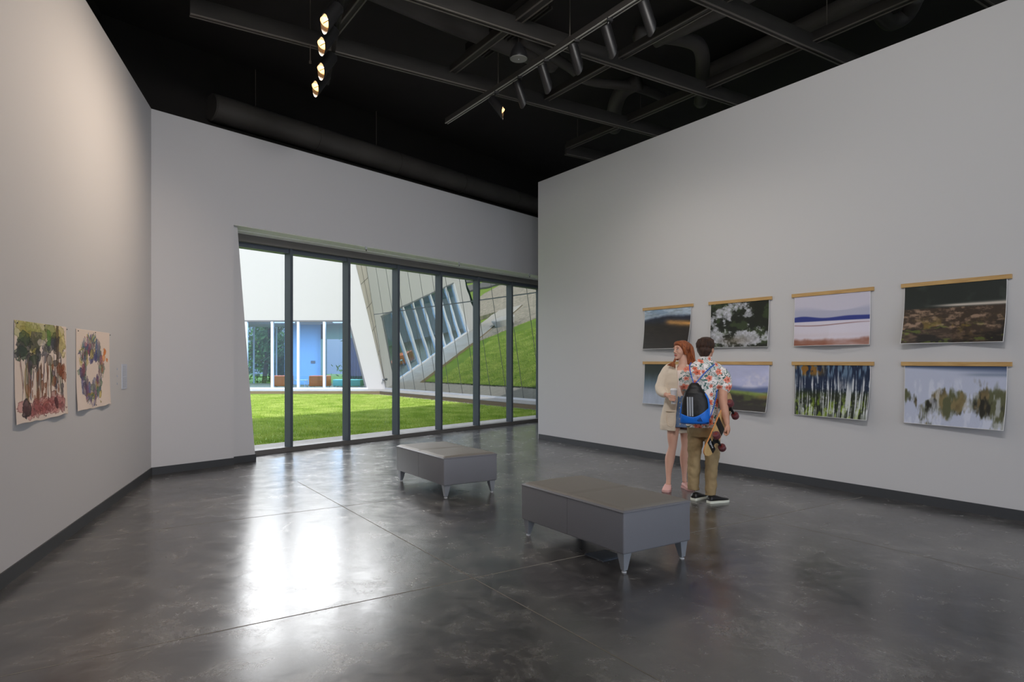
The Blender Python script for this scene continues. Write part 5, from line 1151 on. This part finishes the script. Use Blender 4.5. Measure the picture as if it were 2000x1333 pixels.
# ---- drawstring bag on his back ----------------------------------------------------------
bo = thing('drawstring_bag', 'black and blue drawstring bag with three silver stripes on the man’s back', 'bag', mpos, mang)
prof = [(398, 438, .036, .022), (408, 438, .046, .034), (430, 438, .070, .050), (470, 440, .106, .068), (510, 441, .132, .078), (560, 440, .140, .086), (610, 439, .143, .090), (650, 438, .147, .086), (678, 438, .146, .070), (688, 439, .132, .045)]
yb = -.205
def bag_y(x, cy, o_=0.):
    c_ = np.interp(cy, [p[0] for p in prof], [p[1] for p in prof]); rx = np.interp(cy, [p[0] for p in prof], [p[2] for p in prof]); ry = np.interp(cy, [p[0] for p in prof], [p[3] for p in prof])
    xx = (x-c_)*KM; return yb - (ry+o_)*max(.0, 1-abs(xx/(rx+o_))**2.6)**(1/2.6)
def sring(c, rx, ry, seg=56):
    return [Vector(c) + Vector((rx*math.copysign(abs(math.cos(q))**(2/2.6), math.cos(q)), ry*math.copysign(abs(math.sin(q))**(2/2.6), math.sin(q)), 0)) for q in [2*PI*i/seg for i in range(seg)]]
def sloft(bm, rows):
    V = [[bm.verts.new(p) for p in r_] for r_ in rows]; n = len(V[0])
    for r0, r1 in zip(V, V[1:]):
        for i in range(n): bm.faces.new((r0[i], r0[(i+1) % n], r1[(i+1) % n], r1[i]))
    bm.faces.new(V[0][::-1]); bm.faces.new(V[-1])
bm = B(); rows = []
for cy in list(range(398, 689, 10)) + [688]:
    c_, rx, ry = [np.interp(cy, [p[0] for p in prof], [p[k] for p in prof]) for k in (1, 2, 3)]
    pu = .0035*math.sin(cy*.5)*(1 if cy < 470 else 0); rows.append(sring(m_(c_, cy, yb), rx+pu, ry+pu))
sloft(bm, rows); obj('sack', bm, 'bagblack', bo, True)
# blue base: lower band whose top edge dips in the middle of the bag and rises at the right side
bm = B(); n_ = 40; x0, x1 = 340, 537
top = lambda x: 612 + 24*math.sin(PI*min(1, max(0, (x-x0)/(430-x0)))*.5) if x < 430 else 636 - 70*((x-430)/107)**1.6
rowsb = []
for j in range(9):
    r_ = []
    for i in range(n_+1):
        x = x0 + (x1-x0)*i/n_; t_ = j/8; cy = top(x)*(1-t_) + 686*t_
        r_.append((x, cy))
    rowsb.append(r_)
V = [[bm.verts.new(Vector((m_(x, 0).x, bag_y(x, cy, .003), m_(0, cy).z))) for x, cy in r_] for r_ in rowsb]
V2 = [[bm.verts.new(v.co + Vector((0, .006, 0))) for v in r_] for r_ in V]
for j in range(8):
    for i in range(n_): bm.faces.new((V[j][i], V[j][i+1], V[j+1][i+1], V[j+1][i])); bm.faces.new((V2[j][i], V2[j+1][i], V2[j+1][i+1], V2[j][i+1]))
for j in range(8):
    for i in (0, n_): bm.faces.new((V[j][i], V[j+1][i], V2[j+1][i], V2[j][i]))
for i in range(n_):
    for j in (0, 8): bm.faces.new((V[j][i], V[j][i+1], V2[j][i+1], V2[j][i]))
obj('base_panel', bm, 'bagblue', bo, True)
for pts in ([(344, 640), (346, 600), (352, 560), (356, 520)], [(534, 640), (535, 600), (535, 550), (528, 510), (512, 480), (500, 462)]):
    bm = B(); tube(bm, [Vector((m_(x, 0).x, yb - .028, m_(0, cy).z)) for x, cy in pts], [.012]*(len(pts)-1) + [.003], 8); obj('side_panel', bm, 'bagblue', bo, True)
def on_bag(name, quad, m, off=.0035, nv=14):
    """quad: list of (x,y) left edge then right edge, draped on the sack"""
    bm = B(); (xa, ya), (xb, yb_), (xc, yc), (xd, yd) = quad; nu = 3; G = []
    for j in range(nv+1):
        t_ = j/nv; r_ = []
        for i in range(nu+1):
            s_ = i/nu; x = (xa*(1-t_)+xd*t_)*(1-s_) + (xb*(1-t_)+xc*t_)*s_; cy = (ya*(1-t_)+yd*t_)*(1-s_) + (yb_*(1-t_)+yc*t_)*s_
            r_.append(bm.verts.new(Vector((m_(x, 0).x, bag_y(x, cy, off), m_(0, cy).z))))
        G.append(r_)
    for j in range(nv):
        for i in range(nu): bm.faces.new((G[j][i], G[j][i+1], G[j+1][i+1], G[j+1][i]))
    o = obj(name, bm, m, bo); sd_ = o.modifiers.new('t', 'SOLIDIFY'); sd_.thickness = .0015; return o
for x in (386, 402, 418): on_bag('stripe', [(x, 496), (x+10, 496), (x+13, 630), (x+3, 630)], 'stripe', .0025)
for (xa, xb, xc, xd, y0) in ((458, 463, 467, 461, 652), (465, 470, 478, 472, 645), (472, 477, 489, 483, 638)):
    on_bag('emblem', [(xa, y0), (xb, y0), (xc, 658), (xd, 658)], 'bagblack', .0055, 3)
on_bag('emblem', [(458, 661), (492, 661), (492, 664), (458, 664)], 'bagblack', .0055, 2)
for pts in ([(432, 402, -.22), (418, 360, -.165), (405, 310, -.145), (402, 275, -.110), (410, 258, -.05), (412, 256, .02)], [(444, 402, -.22), (468, 375, -.165), (500, 335, -.15), (545, 290, -.135), (572, 268, -.09), (580, 262, -.03)],
            [(592, 450, -.075), (584, 500, -.115), (566, 570, -.14), (548, 630, -.17), (534, 655, -.20)]):
    bm = B(); tube(bm, [m_(*p) for p in pts], .0055, 8); obj('cord', bm, 'cord', bo, True)

# ---- longboard ----------------------------------------------------------------------------
Lb = Vector((.32, .60, .73)).normalized(); Wb = Vector((.26, .66, -.70)); Wb = (Wb - Lb*Wb.dot(Lb)).normalized(); Nb = Wb.cross(Lb).normalized()
if Nb.y > 0: Nb = -Nb
tip = m_(522, 886, -.385)
bt_w = Matrix.Translation(mpos) @ Matrix.Rotation(mang, 4, 'Z')
so_ = thing('longboard', 'wooden longboard with dark red wheels tucked under the young man’s right arm', 'skateboard', bt_w @ tip, mang)
def BP(t_, w__, n__=0.): return Lb*t_ + Wb*w__ + Nb*n__
LN = .80
def dw(t_):                                            # half width along the board
    q = min(t_, LN-t_)/LN; return .110*min(1, (1-(1-min(1, q/.13))**2)**.5)*(.92 + .08*math.cos((t_/LN-.5)*5))
def bend(t_): return -.030*max(0, (.12-t_)/.12)**1.5 - .018*max(0, (t_-.68)/.12)**1.5 + .010*math.sin(PI*t_/LN)
ts = [0.002, .01, .03, .06, .10] + [.10 + .60*i/14 for i in range(1, 15)] + [.74, .77, .79, .798]
def deck_layer(n0, n1, wmul, mname, t0=0, t1=1, name='deck', w0=-1, w1=1):
    bm = B(); T_ = [t for t in ts if t0*LN <= t <= t1*LN]; 
    if t0 > 0: T_ = [t0*LN] + T_
    if t1 < 1: T_ = T_ + [t1*LN]
    R_ = [[bm.verts.new(BP(t, w*dw(t)*wmul, n + bend(t))) for w, n in ((w0, n0), (w0*.33+w1*.0, n0), (w1, n0), (w1, n1), (w0*.33, n1), (w0, n1))] for t in T_]
    for r0, r1 in zip(R_, R_[1:]):
        for i in range(6): bm.faces.new((r0[i], r0[(i+1) % 6], r1[(i+1) % 6], r1[i]))
    bm.faces.new(R_[0][::-1]); bm.faces.new(R_[-1]); return obj(name, bm, mname, so_)
dk = deck_layer(-.006, .004, 1.0, 'deckedge', name='deck_core'); 
u_ = deck_layer(.004, .0055, .985, 'deck', name='underside')
for (t0, t1) in ((.105, .185), (.40, .52)):
    deck_layer(.0055, .0062, .97, 'deckblack', t0, t1, 'printed_band')
deck_layer(.0055, .0062, .97, M['darkalu'], .265, .285, 'printed_band')
bm = B()                                               # looping white script on the black band
pts = []
for k in range(60):
    q = k/59; w__ = -.062 + .105*q; t_ = .116 + (.012*math.sin(q*34)*(1-q*.4) if q > .2 else .018*math.sin(q*31)) ; pts.append(BP(t_, w__ + (.010*math.cos(q*31) if q < .2 else 0), .0068 + bend(t_)))
tube(bm, pts, .0018, 5); obj('script_mark', bm, 'glide', so_)
for tc_ in (.175, .60):
    t = bpy.data.objects.new('truck', None)
    bm = B(); 
    def tb(t0, t1, w0, w1, n0, n1): box(bm, t0, t1, w0, w1, n0, n1, lambda x, y, z: BP(tc_ + x, y, z + bend(tc_)))
    tb(-.035, .035, -.028, .028, .006, .014)
    tube(bm, [BP(tc_-.012, 0, .01), BP(tc_-.004, 0, .035), BP(tc_+.004, 0, .058)], [.024, .017, .014], 10)
    tube(bm, [BP(tc_+.004, -.062, .064), BP(tc_+.004, -.03, .060), BP(tc_+.002, 0, .052), BP(tc_+.004, .03, .060), BP(tc_+.004, .062, .064)], [.010, .013, .017, .013, .010], 10)
    cyl(bm, BP(tc_+.004, -.125, .066), BP(tc_+.004, .125, .066), .005, 8)
    tr = obj('truck', bm, 'bike', so_)
    for sx in (-1, 1):
        bm = B(); c0, c1 = BP(tc_+.004, sx*.076, .070), BP(tc_+.004, sx*.130, .070); q_ = (c1-c0).normalized(); s1 = Lb; s2 = Nb
        loft(bm, [(c0, s1*.034, s2*.034), (c0 + q_*.006, s1*.0385, s2*.0385), (c0 + q_*.046, s1*.0385, s2*.0385), (c1, s1*.034, s2*.034)], 24); wl = obj('wheel', bm, 'wheel', tr, True); wl.modifiers.new('e', 'EDGE_SPLIT').split_angle = .6
        bm = B(); cyl(bm, c0 - q_*.001, c1 + q_*.001, .014, 14); obj('wheel_core', bm, 'wheelcore', wl)
for o in list(bpy.data.objects):
    if o.name.startswith('truck') and o.type == 'EMPTY': bpy.data.objects.remove(o)
